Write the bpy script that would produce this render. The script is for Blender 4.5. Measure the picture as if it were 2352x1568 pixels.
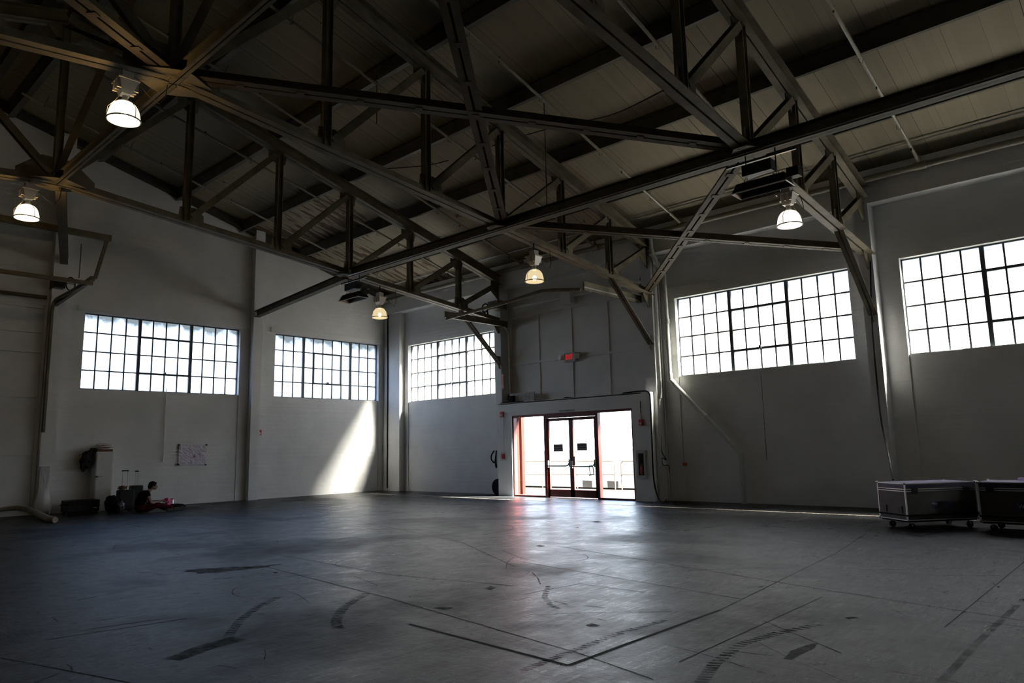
import bpy, bmesh, math, random
from mathutils import Vector, Matrix
random.seed(7)
for o in list(bpy.data.objects): bpy.data.objects.remove(o, do_unlink=True)
SC = bpy.context.scene
COL = SC.collection
V = Vector

# ------------------------------------------------------------------ camera
CAM = V((24.06, -18.3258, 1.5403)); YAW, PITCH, ROLL, FPX = .7477, .1488, -.0217, 1649.72
_f = V((-math.sin(YAW)*math.cos(PITCH), math.cos(YAW)*math.cos(PITCH), math.sin(PITCH)))
_r = V((math.cos(YAW), math.sin(YAW), 0)); _u = _r.cross(_f)
CR = math.cos(ROLL)*_r + math.sin(ROLL)*_u; CU = -math.sin(ROLL)*_r + math.cos(ROLL)*_u; CF = _f
cd = bpy.data.cameras.new('camera'); cam = bpy.data.objects.new('camera', cd); COL.objects.link(cam)
M = Matrix((CR, CU, -CF)).transposed().to_4x4(); M.translation = CAM
cam.matrix_world = M; cd.sensor_width = 36; cd.lens = FPX/2352*36; cd.clip_start = .05; cd.clip_end = 3000
SC.camera = cam

# ------------------------------------------------------------------ world, sun, exposure
SC.view_settings.view_transform = 'Standard'; SC.view_settings.look = 'None'
SC.view_settings.exposure = -0.3; SC.view_settings.gamma = 1; SC.view_settings.use_curve_mapping = False
cy = SC.cycles
cy.use_denoising = True; cy.max_bounces = 9; cy.diffuse_bounces = 5; cy.glossy_bounces = 4
cy.transmission_bounces = 6; cy.transparent_max_bounces = 12; cy.sample_clamp_indirect = 15; cy.caustics_refractive = True
cy.caustics_reflective = False
W = bpy.data.worlds.new('sky'); SC.world = W; W.use_nodes = True
wn = W.node_tree; wn.nodes.clear()
out = wn.nodes.new('ShaderNodeOutputWorld'); bg = wn.nodes.new('ShaderNodeBackground')
tc = wn.nodes.new('ShaderNodeTexCoord'); sep = wn.nodes.new('ShaderNodeSeparateXYZ'); rp = wn.nodes.new('ShaderNodeValToRGB')
wn.links.new(tc.outputs['Generated'], sep.inputs[0]); wn.links.new(sep.outputs['Z'], rp.inputs[0])
rp.color_ramp.elements[0].color = (.88, .94, 1, 1); rp.color_ramp.elements[0].position = 0.02
rp.color_ramp.elements[1].color = (.34, .55, 1, 1); rp.color_ramp.elements[1].position = .6
wn.links.new(rp.outputs[0], bg.inputs[0]); bg.inputs[1].default_value = 10.5
wn.links.new(bg.outputs[0], out.inputs[0])
SUNDIR = V((-1.0, -.49, -1.0)).normalized()
sl = bpy.data.lights.new('sun', 'SUN'); sl.energy = 460; sl.color = (1, .93, .82); sl.angle = math.radians(14)
sun = bpy.data.objects.new('sun', sl); COL.objects.link(sun); sun.rotation_euler = SUNDIR.to_track_quat('-Z', 'Y').to_euler()
sun.location = (20, 20, 20)

# ------------------------------------------------------------------ materials
def nmat(name):
    m = bpy.data.materials.new(name); m.use_nodes = True
    nt = m.node_tree; b = nt.nodes['Principled BSDF']
    return m, nt, b
def simple(name, col, rough=.6, metal=0, spec=.5, noise=0, nscale=6, bump=0, bscale=40):
    m, nt, b = nmat(name)
    b.inputs['Base Color'].default_value = (*col, 1); b.inputs['Roughness'].default_value = rough
    b.inputs['Metallic'].default_value = metal; b.inputs['Specular IOR Level'].default_value = spec
    if noise or bump:
        tc = nt.nodes.new('ShaderNodeTexCoord')
    if noise:
        n = nt.nodes.new('ShaderNodeTexNoise'); n.inputs['Scale'].default_value = nscale; n.inputs['Detail'].default_value = 6
        r = nt.nodes.new('ShaderNodeValToRGB')
        r.color_ramp.elements[0].position = .35; r.color_ramp.elements[1].position = .7
        r.color_ramp.elements[0].color = (*[c*(1-noise) for c in col], 1); r.color_ramp.elements[1].color = (*col, 1)
        nt.links.new(tc.outputs['Object'], n.inputs['Vector']); nt.links.new(n.outputs['Fac'], r.inputs[0]); nt.links.new(r.outputs[0], b.inputs['Base Color'])
    if bump:
        n = nt.nodes.new('ShaderNodeTexNoise'); n.inputs['Scale'].default_value = bscale; n.inputs['Detail'].default_value = 5
        bp_ = nt.nodes.new('ShaderNodeBump'); bp_.inputs['Strength'].default_value = bump; bp_.inputs['Distance'].default_value = .02
        nt.links.new(tc.outputs['Object'], n.inputs['Vector']); nt.links.new(n.outputs['Fac'], bp_.inputs['Height']); nt.links.new(bp_.outputs[0], b.inputs['Normal'])
    return m
def emis(name, col, st):
    m, nt, b = nmat(name)
    b.inputs['Base Color'].default_value = (*col, 1); b.inputs['Emission Color'].default_value = (*col, 1); b.inputs['Emission Strength'].default_value = st
    return m
def math_node(nt, op, a, b=None, c=None):
    n = nt.nodes.new('ShaderNodeMath'); n.operation = op
    for i, x in enumerate((a, b, c)):
        if x is None: continue
        if isinstance(x, (int, float)): n.inputs[i].default_value = x
        else: nt.links.new(x, n.inputs[i])
    return n.outputs[0]

def wall_mat():
    m, nt, b = nmat('painted_concrete')
    g = nt.nodes.new('ShaderNodeNewGeometry'); sp = nt.nodes.new('ShaderNodeSeparateXYZ'); nt.links.new(g.outputs['Position'], sp.inputs[0])
    n = nt.nodes.new('ShaderNodeTexNoise'); n.inputs['Scale'].default_value = .9; n.inputs['Detail'].default_value = 8
    nt.links.new(g.outputs['Position'], n.inputs['Vector'])
    r = nt.nodes.new('ShaderNodeValToRGB'); r.color_ramp.elements[0].color = (.62, .63, .63, 1); r.color_ramp.elements[1].color = (.72, .73, .735, 1)
    r.color_ramp.elements[0].position = .3; r.color_ramp.elements[1].position = .65
    nt.links.new(n.outputs['Fac'], r.inputs[0]); nt.links.new(r.outputs[0], b.inputs['Base Color'])
    b.inputs['Roughness'].default_value = .5; b.inputs['Specular IOR Level'].default_value = .35
    # board-form courses and blisters in the paint
    mp = nt.nodes.new('ShaderNodeMapping'); mp.inputs['Scale'].default_value = (.25, .25, 5.5); nt.links.new(g.outputs['Position'], mp.inputs[0])
    n2 = nt.nodes.new('ShaderNodeTexNoise'); n2.inputs['Scale'].default_value = 1.6; n2.inputs['Detail'].default_value = 6; nt.links.new(mp.outputs[0], n2.inputs['Vector'])
    n3 = nt.nodes.new('ShaderNodeTexNoise'); n3.inputs['Scale'].default_value = 7; n3.inputs['Detail'].default_value = 4; nt.links.new(g.outputs['Position'], n3.inputs['Vector'])
    fr = math_node(nt, 'FRACT', math_node(nt, 'MULTIPLY', sp.outputs['Z'], 6.56))
    ln = math_node(nt, 'LESS_THAN', fr, .07)
    h = math_node(nt, 'ADD', math_node(nt, 'MULTIPLY', n2.outputs['Fac'], .8), math_node(nt, 'MULTIPLY', n3.outputs['Fac'], .5))
    h = math_node(nt, 'SUBTRACT', h, math_node(nt, 'MULTIPLY', ln, .12))
    bp_ = nt.nodes.new('ShaderNodeBump'); bp_.inputs['Strength'].default_value = .6; bp_.inputs['Distance'].default_value = .02
    nt.links.new(h, bp_.inputs['Height']); nt.links.new(bp_.outputs[0], b.inputs['Normal'])
    return m

def deck_mat():
    m, nt, b = nmat('painted_plank_deck')
    g = nt.nodes.new('ShaderNodeNewGeometry'); sp = nt.nodes.new('ShaderNodeSeparateXYZ'); nt.links.new(g.outputs['Position'], sp.inputs[0])
    X, Y = sp.outputs['X'], sp.outputs['Y']
    u = math_node(nt, 'MULTIPLY', X, 1/.152)
    fr = math_node(nt, 'FRACT', u); idx = math_node(nt, 'FLOOR', u)
    wn_ = nt.nodes.new('ShaderNodeTexWhiteNoise'); wn_.noise_dimensions = '1D'; nt.links.new(idx, wn_.inputs['W'])
    gap = math_node(nt, 'LESS_THAN', fr, math_node(nt, 'MULTIPLY', math_node(nt, 'POWER', wn_.outputs['Value'], 4), .13))
    mp = nt.nodes.new('ShaderNodeMapping'); mp.inputs['Scale'].default_value = (1, .22, .22); nt.links.new(g.outputs['Position'], mp.inputs[0])
    n = nt.nodes.new('ShaderNodeTexNoise'); n.inputs['Scale'].default_value = 2.2; n.inputs['Detail'].default_value = 6; nt.links.new(mp.outputs[0], n.inputs['Vector'])
    base = nt.nodes.new('ShaderNodeMix'); base.data_type = 'RGBA'
    base.inputs[6].default_value = (.235, .205, .148, 1); base.inputs[7].default_value = (.315, .28, .205, 1)
    nt.links.new(math_node(nt, 'MULTIPLY', math_node(nt, 'ADD', n.outputs['Fac'], wn_.outputs['Value']), .5), base.inputs[0])
    # paint worn off the boards near the corner
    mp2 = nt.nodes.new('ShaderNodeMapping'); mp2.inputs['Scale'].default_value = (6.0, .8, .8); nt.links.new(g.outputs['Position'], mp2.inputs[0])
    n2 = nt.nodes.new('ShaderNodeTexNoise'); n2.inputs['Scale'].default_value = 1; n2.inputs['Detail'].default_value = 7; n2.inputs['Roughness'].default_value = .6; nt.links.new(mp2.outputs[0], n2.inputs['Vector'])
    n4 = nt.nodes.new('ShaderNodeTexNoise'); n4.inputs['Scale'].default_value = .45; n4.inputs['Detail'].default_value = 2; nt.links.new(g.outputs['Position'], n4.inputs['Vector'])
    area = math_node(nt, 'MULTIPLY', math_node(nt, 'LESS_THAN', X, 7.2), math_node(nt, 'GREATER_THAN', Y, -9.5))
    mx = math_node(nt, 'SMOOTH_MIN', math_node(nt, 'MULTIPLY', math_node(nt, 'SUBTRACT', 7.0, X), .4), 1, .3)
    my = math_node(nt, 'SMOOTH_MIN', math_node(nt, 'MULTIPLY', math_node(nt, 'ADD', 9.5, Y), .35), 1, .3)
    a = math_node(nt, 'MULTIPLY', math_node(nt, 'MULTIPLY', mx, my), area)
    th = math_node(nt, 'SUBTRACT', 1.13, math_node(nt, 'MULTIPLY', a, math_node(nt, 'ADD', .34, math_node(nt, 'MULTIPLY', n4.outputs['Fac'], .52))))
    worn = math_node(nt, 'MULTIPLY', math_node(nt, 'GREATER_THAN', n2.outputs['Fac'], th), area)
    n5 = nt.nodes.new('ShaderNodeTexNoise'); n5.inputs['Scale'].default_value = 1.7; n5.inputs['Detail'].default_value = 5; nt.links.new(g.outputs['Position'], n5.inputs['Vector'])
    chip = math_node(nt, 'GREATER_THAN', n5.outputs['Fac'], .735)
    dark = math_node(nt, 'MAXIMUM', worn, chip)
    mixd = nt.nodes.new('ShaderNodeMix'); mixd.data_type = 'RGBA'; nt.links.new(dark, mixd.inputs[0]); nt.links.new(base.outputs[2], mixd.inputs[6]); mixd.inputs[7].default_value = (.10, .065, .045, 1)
    mixg = nt.nodes.new('ShaderNodeMix'); mixg.data_type = 'RGBA'; nt.links.new(gap, mixg.inputs[0]); nt.links.new(mixd.outputs[2], mixg.inputs[6]); mixg.inputs[7].default_value = (.03, .028, .022, 1)
    nt.links.new(mixg.outputs[2], b.inputs['Base Color']); b.inputs['Roughness'].default_value = .7; b.inputs['Specular IOR Level'].default_value = .2
    return m

def floor_mat():
    m, nt, b = nmat('sealed_asphalt_floor')
    g = nt.nodes.new('ShaderNodeNewGeometry')
    def noise(scale, det, vec=(1, 1, 1), rot=0, rough=.5):
        mp = nt.nodes.new('ShaderNodeMapping'); mp.inputs['Scale'].default_value = vec; mp.inputs['Rotation'].default_value = (0, 0, rot)
        nt.links.new(g.outputs['Position'], mp.inputs[0])
        n = nt.nodes.new('ShaderNodeTexNoise'); n.inputs['Scale'].default_value = scale; n.inputs['Detail'].default_value = det; n.inputs['Roughness'].default_value = rough
        nt.links.new(mp.outputs[0], n.inputs['Vector']); return n.outputs['Fac']
    big = noise(.35, 5); mid = noise(2.2, 8, rough=.65); fine = noise(26, 6, rough=.7); scr = noise(3.5, 8, (1, 9, 1), .75, .7); scr2 = noise(3, 8, (8, 1, 1), .2, .7)
    # scratches: voronoi cell edges warped
    s = math_node(nt, 'ADD', math_node(nt, 'MULTIPLY', mid, .4), math_node(nt, 'MULTIPLY', scr, .35)); s = math_node(nt, 'ADD', s, math_node(nt, 'MULTIPLY', fine, .35))
    r = nt.nodes.new('ShaderNodeValToRGB'); e = r.color_ramp.elements
    e[0].position = .38; e[0].color = (.0015, .0015, .0015, 1); e[1].position = .64; e[1].color = (.025, .026, .028, 1)
    e2 = e.new(.5); e2.color = (.008, .0085, .009, 1)
    nt.links.new(s, r.inputs[0])
    dk = nt.nodes.new('ShaderNodeMix'); dk.data_type = 'RGBA'; dk.blend_type = 'MULTIPLY'
    blot = nt.nodes.new('ShaderNodeValToRGB'); blot.color_ramp.elements[0].position = .36; blot.color_ramp.elements[0].color = (.25, .25, .25, 1); blot.color_ramp.elements[1].position = .50
    nt.links.new(big, blot.inputs[0]); dk.inputs[0].default_value = 1; nt.links.new(r.outputs[0], dk.inputs[6]); nt.links.new(blot.outputs[0], dk.inputs[7])
    nt.links.new(dk.outputs[2], b.inputs['Base Color'])
    rr = nt.nodes.new('ShaderNodeMapRange'); rr.inputs['From Min'].default_value = .3; rr.inputs['From Max'].default_value = .7; rr.inputs['To Min'].default_value = .44; rr.inputs['To Max'].default_value = .17
    nt.links.new(math_node(nt, 'ADD', math_node(nt, 'MULTIPLY', mid, .5), math_node(nt, 'MULTIPLY', scr2, .5)), rr.inputs['Value'])
    rb = nt.nodes.new('ShaderNodeMapRange'); rb.inputs['From Min'].default_value = .36; rb.inputs['From Max'].default_value = .5; rb.inputs['To Min'].default_value = .16; rb.inputs['To Max'].default_value = 0; nt.links.new(big, rb.inputs['Value'])
    nt.links.new(math_node(nt, 'ADD', rr.outputs[0], rb.outputs[0]), b.inputs['Roughness']); b.inputs['Specular IOR Level'].default_value = .10
    bp_ = nt.nodes.new('ShaderNodeBump'); bp_.inputs['Strength'].default_value = .5; bp_.inputs['Distance'].default_value = .02
    grit = noise(11, 8, (1, 1, 1), .3, .75)
    hh = math_node(nt, 'ADD', math_node(nt, 'MULTIPLY', scr, .5), math_node(nt, 'ADD', math_node(nt, 'MULTIPLY', grit, .9), math_node(nt, 'MULTIPLY', fine, .25)))
    nt.links.new(hh, bp_.inputs['Height']); nt.links.new(bp_.outputs[0], b.inputs['Normal'])
    return m

def pane_mat(name, tint, dirt_z0, dirt_z1, dirt_col):
    """wired frosted glass: scatters light forward, with grime gathered at the head and sill"""
    m = bpy.data.materials.new(name); m.use_nodes = True; nt = m.node_tree; nt.nodes.clear()
    o = nt.nodes.new('ShaderNodeOutputMaterial')
    g = nt.nodes.new('ShaderNodeNewGeometry'); sp = nt.nodes.new('ShaderNodeSeparateXYZ'); nt.links.new(g.outputs['Position'], sp.inputs[0])
    n = nt.nodes.new('ShaderNodeTexNoise'); n.inputs['Scale'].default_value = 2.6; n.inputs['Detail'].default_value = 6; nt.links.new(g.outputs['Position'], n.inputs['Vector'])
    z = sp.outputs['Z']
    top = math_node(nt, 'MULTIPLY', math_node(nt, 'SUBTRACT', z, dirt_z1), 1/.45)
    bot = math_node(nt, 'MULTIPLY', math_node(nt, 'SUBTRACT', dirt_z0, z), 1/.14)
    d = math_node(nt, 'MAXIMUM', top, bot)
    d = math_node(nt, 'ADD', d, math_node(nt, 'MULTIPLY', math_node(nt, 'SUBTRACT', n.outputs['Fac'], .5), 2.0))
    cl = nt.nodes.new('ShaderNodeClamp'); nt.links.new(d, cl.inputs[0])
    mix = nt.nodes.new('ShaderNodeMix'); mix.data_type = 'RGBA'; nt.links.new(cl.outputs[0], mix.inputs[0]); mix.inputs[6].default_value = (*tint, 1); mix.inputs[7].default_value = (*dirt_col, 1)
    tr = nt.nodes.new('ShaderNodeBsdfTransparent'); rf = nt.nodes.new('ShaderNodeBsdfRefraction'); rf.inputs['IOR'].default_value = 1.14; rf.inputs['Roughness'].default_value = 1.0; rf.distribution = 'GGX'
    tl = nt.nodes.new('ShaderNodeBsdfTranslucent')
    for x in (tr, rf, tl): nt.links.new(mix.outputs[2], x.inputs['Color'])
    m1 = nt.nodes.new('ShaderNodeMixShader'); m1.inputs[0].default_value = .25
    nt.links.new(rf.outputs[0], m1.inputs[1]); nt.links.new(tl.outputs[0], m1.inputs[2])
    m2 = nt.nodes.new('ShaderNodeMixShader'); m2.inputs[0].default_value = .68; nt.links.new(tr.outputs[0], m2.inputs[1]); nt.links.new(m1.outputs[0], m2.inputs[2])
    nt.links.new(m2.outputs[0], o.inputs[0])
    return m

def clear_glass():
    m = bpy.data.materials.new('clear_glass'); m.use_nodes = True; nt = m.node_tree; nt.nodes.clear()
    o = nt.nodes.new('ShaderNodeOutputMaterial'); t = nt.nodes.new('ShaderNodeBsdfTransparent'); t.inputs[0].default_value = (.95, .97, .97, 1)
    gl = nt.nodes.new('ShaderNodeBsdfGlossy'); gl.inputs['Roughness'].default_value = .02
    mx = nt.nodes.new('ShaderNodeMixShader'); mx.inputs[0].default_value = .05
    nt.links.new(t.outputs[0], mx.inputs[1]); nt.links.new(gl.outputs[0], mx.inputs[2]); nt.links.new(mx.outputs[0], o.inputs[0]); return m

def dome_mat(name, col, st):
    m = bpy.data.materials.new(name); m.use_nodes = True; nt = m.node_tree; nt.nodes.clear()
    o = nt.nodes.new('ShaderNodeOutputMaterial'); e = nt.nodes.new('ShaderNodeEmission'); e.inputs[0].default_value = (*col, 1); e.inputs[1].default_value = st
    t = nt.nodes.new('ShaderNodeBsdfTransparent'); t.inputs[0].default_value = (1, .93, .78, 1); ad = nt.nodes.new('ShaderNodeMixShader'); ad.inputs[0].default_value = .55
    nt.links.new(t.outputs[0], ad.inputs[1]); nt.links.new(e.outputs[0], ad.inputs[2]); nt.links.new(ad.outputs[0], o.inputs[0]); return m

MW = wall_mat(); MDECK = deck_mat(); MFLOOR = floor_mat()
MSTEEL = simple('painted_truss_steel', (.18, .158, .115), .55, 0, .15, .35, 3)
MSTEEL2 = simple('painted_purlin_steel', (.085, .078, .06), .55, 0, .35, .3, 2)
MBEAM = simple('olive_beam_steel', (.11, .10, .075), .6, 0, .12, .3, 3)
MBRACE = simple('brown_brace_steel', (.075, .06, .041), .6, 0, .1, .3, 3)
MGREYP = simple('grey_door_paint', (.74, .745, .74), .45, 0, .4, .12, 1.3)
MVEST = simple('portal_paint', (.80, .81, .81), .45, 0, .4, .08, 1)
MPIPE = simple('painted_pipe', (.26, .24, .19), .35, 0, .5, .15, 5)
MPIPEW = simple('white_pipe', (.55, .56, .52), .3, 0, .5, .06, 4)
MBLACK = simple('black_rubber', (.006, .006, .007), .8, 0, .12)
MDKMET = simple('dark_metal', (.03, .03, .032), .35, .6)
MCHROME = simple('bright_metal', (.7, .7, .7), .22, 1)
MALU = simple('aluminium_edge', (.62, .63, .64), .35, .9)
MMUNT = simple('window_steel', (.035, .045, .045), .5)
MRED = simple('red_door_paint', (.15, .014, .009), .4, 0, .5, .35, 4)
MREDS = simple('signal_red', (.45, .02, .02), .4)
MWHITE = simple('white_paint', (.75, .75, .73), .45)
MEXITBOX = simple('exit_sign_housing', (.38, .38, .37), .5)
MSIGNB = simple('brown_sign', (.055, .022, .022), .5)
MCREAM = simple('cream_lettering', (.75, .7, .5), .6)
MGLASS1 = pane_mat('frosted_glass_cool', (.46, .50, .54), 3.72, 5.40, (.055, .06, .058))
MGLASS2 = pane_mat('frosted_glass_warm', (.33, .335, .33), 3.60, 5.9, (.12, .075, .04))
MCLEAR = clear_glass()
MLOCK = simple('locker_enamel', (.60, .60, .58), .4, 0, .4, .1, 5)

# ------------------------------------------------------------------ helpers
class MB:
    def __init__(s): s.bm = bmesh.new()
    def box(s, x0, x1, y0, y1, z0, z1):
        x0, x1 = sorted((x0, x1)); y0, y1 = sorted((y0, y1)); z0, z1 = sorted((z0, z1))
        v = [s.bm.verts.new(p) for p in ((x0, y0, z0), (x1, y0, z0), (x1, y1, z0), (x0, y1, z0), (x0, y0, z1), (x1, y0, z1), (x1, y1, z1), (x0, y1, z1))]
        for f in ((3, 2, 1, 0), (4, 5, 6, 7), (0, 1, 5, 4), (1, 2, 6, 5), (2, 3, 7, 6), (3, 0, 4, 7)): s.bm.faces.new([v[i] for i in f])
        return s
    def hexa(s, b, t):
        """closed solid between two polygons of equal length"""
        vb = [s.bm.verts.new(p) for p in b]; vt = [s.bm.verts.new(p) for p in t]; n = len(b)
        s.bm.faces.new(vb[::-1]); s.bm.faces.new(vt)
        for i in range(n): s.bm.faces.new((vb[i], vb[(i+1) % n], vt[(i+1) % n], vt[i]))
        return s
    def prof(s, p0, p1, rects, up=(0, 0, 1)):
        p0, p1 = V(p0), V(p1); d = (p1-p0).normalized(); up = V(up); side = d.cross(up)
        if side.length < 1e-4: side = d.cross(V((1, 0, 0)))
        side.normalize(); up2 = side.cross(d).normalized()
        for (a, b, c, e) in rects:
            q = [(a, c), (b, c), (b, e), (a, e)]
            s.hexa([p0+side*i+up2*j for i, j in q], [p1+side*i+up2*j for i, j in q])
        return s
    def prism(s, pts, dvec):
        dvec = V(dvec); return s.hexa([V(p) for p in pts], [V(p)+dvec for p in pts])
    def tube(s, pts, r, n=8, caps=True):
        pts = [V(p) for p in pts]; rings = []
        rr = r if isinstance(r, (list, tuple)) else [r]*len(pts)
        prev = None
        for i, p in enumerate(pts):
            d = (pts[min(i+1, len(pts)-1)]-pts[max(i-1, 0)]).normalized()
            if prev is None:
                a = d.cross(V((0, 0, 1)))
                if a.length < .05: a = d.cross(V((1, 0, 0)))
            else: a = prev-d*prev.dot(d)
            a.normalize(); prev = a; b = d.cross(a)
            rings.append([s.bm.verts.new(p+(a*math.cos(2*math.pi*k/n)+b*math.sin(2*math.pi*k/n))*rr[i]) for k in range(n)])
        for A, B in zip(rings, rings[1:]):
            for k in range(n): s.bm.faces.new((A[k], A[(k+1) % n], B[(k+1) % n], B[k]))
        if caps: s.bm.faces.new(rings[0][::-1]); s.bm.faces.new(rings[-1])
        return s
    def lathe(s, prof, c=(0, 0, 0), n=24, caps=True):
        c = V(c); rings = []
        for r, z in prof: rings.append([s.bm.verts.new(c+V((r*math.cos(2*math.pi*k/n), r*math.sin(2*math.pi*k/n), z))) for k in range(n)])
        for A, B in zip(rings, rings[1:]):
            for k in range(n): s.bm.faces.new((A[k], A[(k+1) % n], B[(k+1) % n], B[k]))
        if caps:
            s.bm.faces.new(rings[0][::-1]); s.bm.faces.new(rings[-1])
        return s
    def ball(s, c, r, sc=(1, 1, 1), n=14):
        m = Matrix.Translation(V(c)) @ Matrix.Diagonal((*[r*k for k in sc], 1))
        bmesh.ops.create_uvsphere(s.bm, u_segments=n, v_segments=max(6, n*2//3), radius=1, matrix=m); return s
    def build(s, name, mat, parent=None, label=None, smooth=False, bevel=0, recalc=True):
        bm = s.bm
        if recalc: bmesh.ops.recalc_face_normals(bm, faces=bm.faces[:])
        root = V((0, 0, 0)); p = parent
        while p is not None: root += p.location; p = p.parent
        if parent is None and bm.verts:
            xs = [v.co.x for v in bm.verts]; ys = [v.co.y for v in bm.verts]; zs = [v.co.z for v in bm.verts]
            loc = V(((min(xs)+max(xs))/2, (min(ys)+max(ys))/2, min(zs)))
        else: loc = V((0, 0, 0))
        off = root+loc
        for v in bm.verts: v.co -= off
        if smooth:
            for f in bm.faces: f.smooth = True
        me = bpy.data.meshes.new(name); bm.to_mesh(me); bm.free(); me.materials.append(mat)
        if smooth: me.set_sharp_from_angle(angle=math.radians(38))
        o = bpy.data.objects.new(name, me); COL.objects.link(o); o.location = loc
        if parent is not None: o.parent = parent
        if label: o['label'] = label
        if bevel:
            b = o.modifiers.new('b', 'BEVEL'); b.width = bevel; b.segments = 2; b.limit_method = 'ANGLE'
        return o
def tag(o, label=None, cat=None, group=None, kind=None):
    if label: o['label'] = label
    if cat: o['category'] = cat
    if group: o['group'] = group
    if kind: o['kind'] = kind
    return o
def empty(name, loc, label=None, cat=None, group=None, kind=None):
    o = bpy.data.objects.new(name, None); COL.objects.link(o); o.location = loc; o.empty_display_size = .1
    return tag(o, label, cat, group, kind)
def copy_tree(o, parent=None):
    c = o.copy(); COL.objects.link(c); c.parent = parent
    if parent is None and 'label' in c: pass
    for ch in o.children: copy_tree(ch, c)
    return c
def text(s, loc, size, mat, right, up, parent, name='lettering', ext=.002, align='CENTER', sx=1.0, label=None):
    cu = bpy.data.curves.new(name, 'FONT'); cu.body = s; cu.size = size; cu.align_x = align; cu.align_y = 'CENTER'; cu.extrude = ext; cu.resolution_u = 2
    cu.materials.append(mat)
    o = bpy.data.objects.new(name, cu); COL.objects.link(o)
    R = V(right).normalized(); U = V(up).normalized(); N = R.cross(U)
    root = V((0, 0, 0)); p = parent
    while p is not None: root += p.location; p = p.parent
    m = Matrix((R*sx, U, N)).transposed().to_4x4(); m.translation = V((0, 0, 0))
    bpy.context.view_layer.update()
    me = bpy.data.meshes.new_from_object(o.evaluated_get(bpy.context.evaluated_depsgraph_get())); me.transform(m)
    bpy.data.objects.remove(o, do_unlink=True); o = bpy.data.objects.new(name, me); COL.objects.link(o); o.location = V(loc)-root
    me.materials.clear(); me.materials.append(mat)
    if parent: o.parent = parent
    if label: o['label'] = label
    return o
def ray(px, py): return CF + CR*((px-1176)/FPX) - CU*((py-784)/FPX)
def hit(px, py, ax, val):
    d = ray(px, py); i = 'xyz'.index(ax); return CAM + d*((val-CAM[i])/d[i])
def fl(px, py): return hit(px, py, 'z', 0)

# ================================================================== setting
T = [6.83, 12.95, 19.0]                       # truss lines
N = [2.32, 4.38, 6.63, 8.9, 11.33, 14.12]      # panel points out from the right wall
HALF = 14.12; WID = 28.24; XE = 31.2
def zb(n): n = n if n <= HALF else WID-n; return 5.97+.108*n
def zt(n): n = n if n <= HALF else WID-n; return 7.33+.277*n
def zd(n): n = n if n <= HALF else WID-n; return 7.98+.275*n

def wallgrid(mb, horiz, plane0, plane1, us, vs, holes):
    for a, b in zip(us, us[1:]):
        for c, d in zip(vs, vs[1:]):
            mu, mv = (a+b)/2, (c+d)/2
            if any(h[0] < mu < h[1] and h[2] < mv < h[3] for h in holes): continue
            if horiz: mb.box(a, b, plane0, plane1, c, d)
            else: mb.box(plane0, plane1, a, b, c, d)

# floor
MB().box(-.35, XE+.3, -WID-.3, .35, -.2, 0).build('floor', MFLOOR)['kind'] = 'structure'

# windows: (name, side, a0, a1, z0, z1, columns per section, sash cols of the centre section)
WIN = [('window_1', 'L', -11.42, -6.48, 3.61, 5.94, (4, 4, 4), (0, 4)),
       ('window_2', 'L', -5.14, -.50, 3.61, 5.94, (3, 5, 3), (1, 4)),
       ('window_3', 'R', 1.30, 6.20, 3.51, 5.79, (4, 4, 4), (0, 4)),
       ('window_4', 'R', 13.57, 18.40, 3.51, 5.79, (4, 4, 4), (0, 4)),
       ('window_5', 'R', 19.56, 24.45, 3.51, 5.79, (4, 4, 4), (0, 4)),
       ('window_6', 'R', 25.7, 30.5, 3.51, 5.79, (4, 4, 4), (0, 4)),
       ]
# gable wall on the left (x = 0)
mb = MB(); DY0, DY1, DZ = -15.95, -12.40, 6.0
holes = [(w[2], w[3], 0, w[5]) for w in WIN if w[1] == 'L'] + [(DY0, DY1, 0, DZ)]
us = sorted({-WID-.3, .35, *[h[0] for h in holes], *[h[1] for h in holes]})
wallgrid(mb, False, -.32, 0, us, sorted({0, 3.61, 5.94, 6.0, 7.9}), holes)
for w in WIN:
    if w[1] == 'L': mb.box(-.32, -.025, w[2], w[3], 0, w[4])
mb.prism([(-.32, .35, 7.9), (-.32, .35, zd(-.35)), (-.32, -HALF, zd(HALF)), (-.32, -WID-.3, zd(WID)-.08), (-.32, -WID-.3, 7.9)], (.32, 0, 0))
for a, b in ((-6.13, -5.78), (-12.40, -12.03), (-16.3, -15.95), (-WID+5.78, -WID+6.13)):
    n = -(a+b)/2; mb.box(0, .25, a, b, 0, zd(min(n, WID-n))-.02)
for w in WIN:
    if w[1] == 'L': mb.box(0, .045, w[2]-.2, w[3]+.2, 5.97, 6.13)
mb.build('wall_left', MW)['kind'] = 'structure'
# long wall on the right (y = 0)
mb = MB(); OX0, OX1, OZ = 6.93, 12.65, 6.15
holes = [(w[2], w[3], 0, w[5]) for w in WIN if w[1] == 'R'] + [(OX0, OX1, 0, OZ)]
us = sorted({0, XE, *[h[0] for h in holes], *[h[1] for h in holes]})
wallgrid(mb, True, 0, .32, us, sorted({0, 3.51, 5.79, OZ, 7.98}), holes)
for w in WIN:
    if w[1] == 'R': mb.box(w[2], w[3], .025, .32, 0, w[4])
mb.box(0, XE, -.38, 0, 7.17, 7.99)
for a, b, dd in ((0, 1.05, .25), (6.62, 6.90, .4), (12.70, 13.06, .4), (18.80, 19.10, .4), (24.9, 25.2, .4)): mb.box(a, b, -dd, 0, 0, 7.17)
mb.build('wall_right', MW)['kind'] = 'structure'
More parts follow.
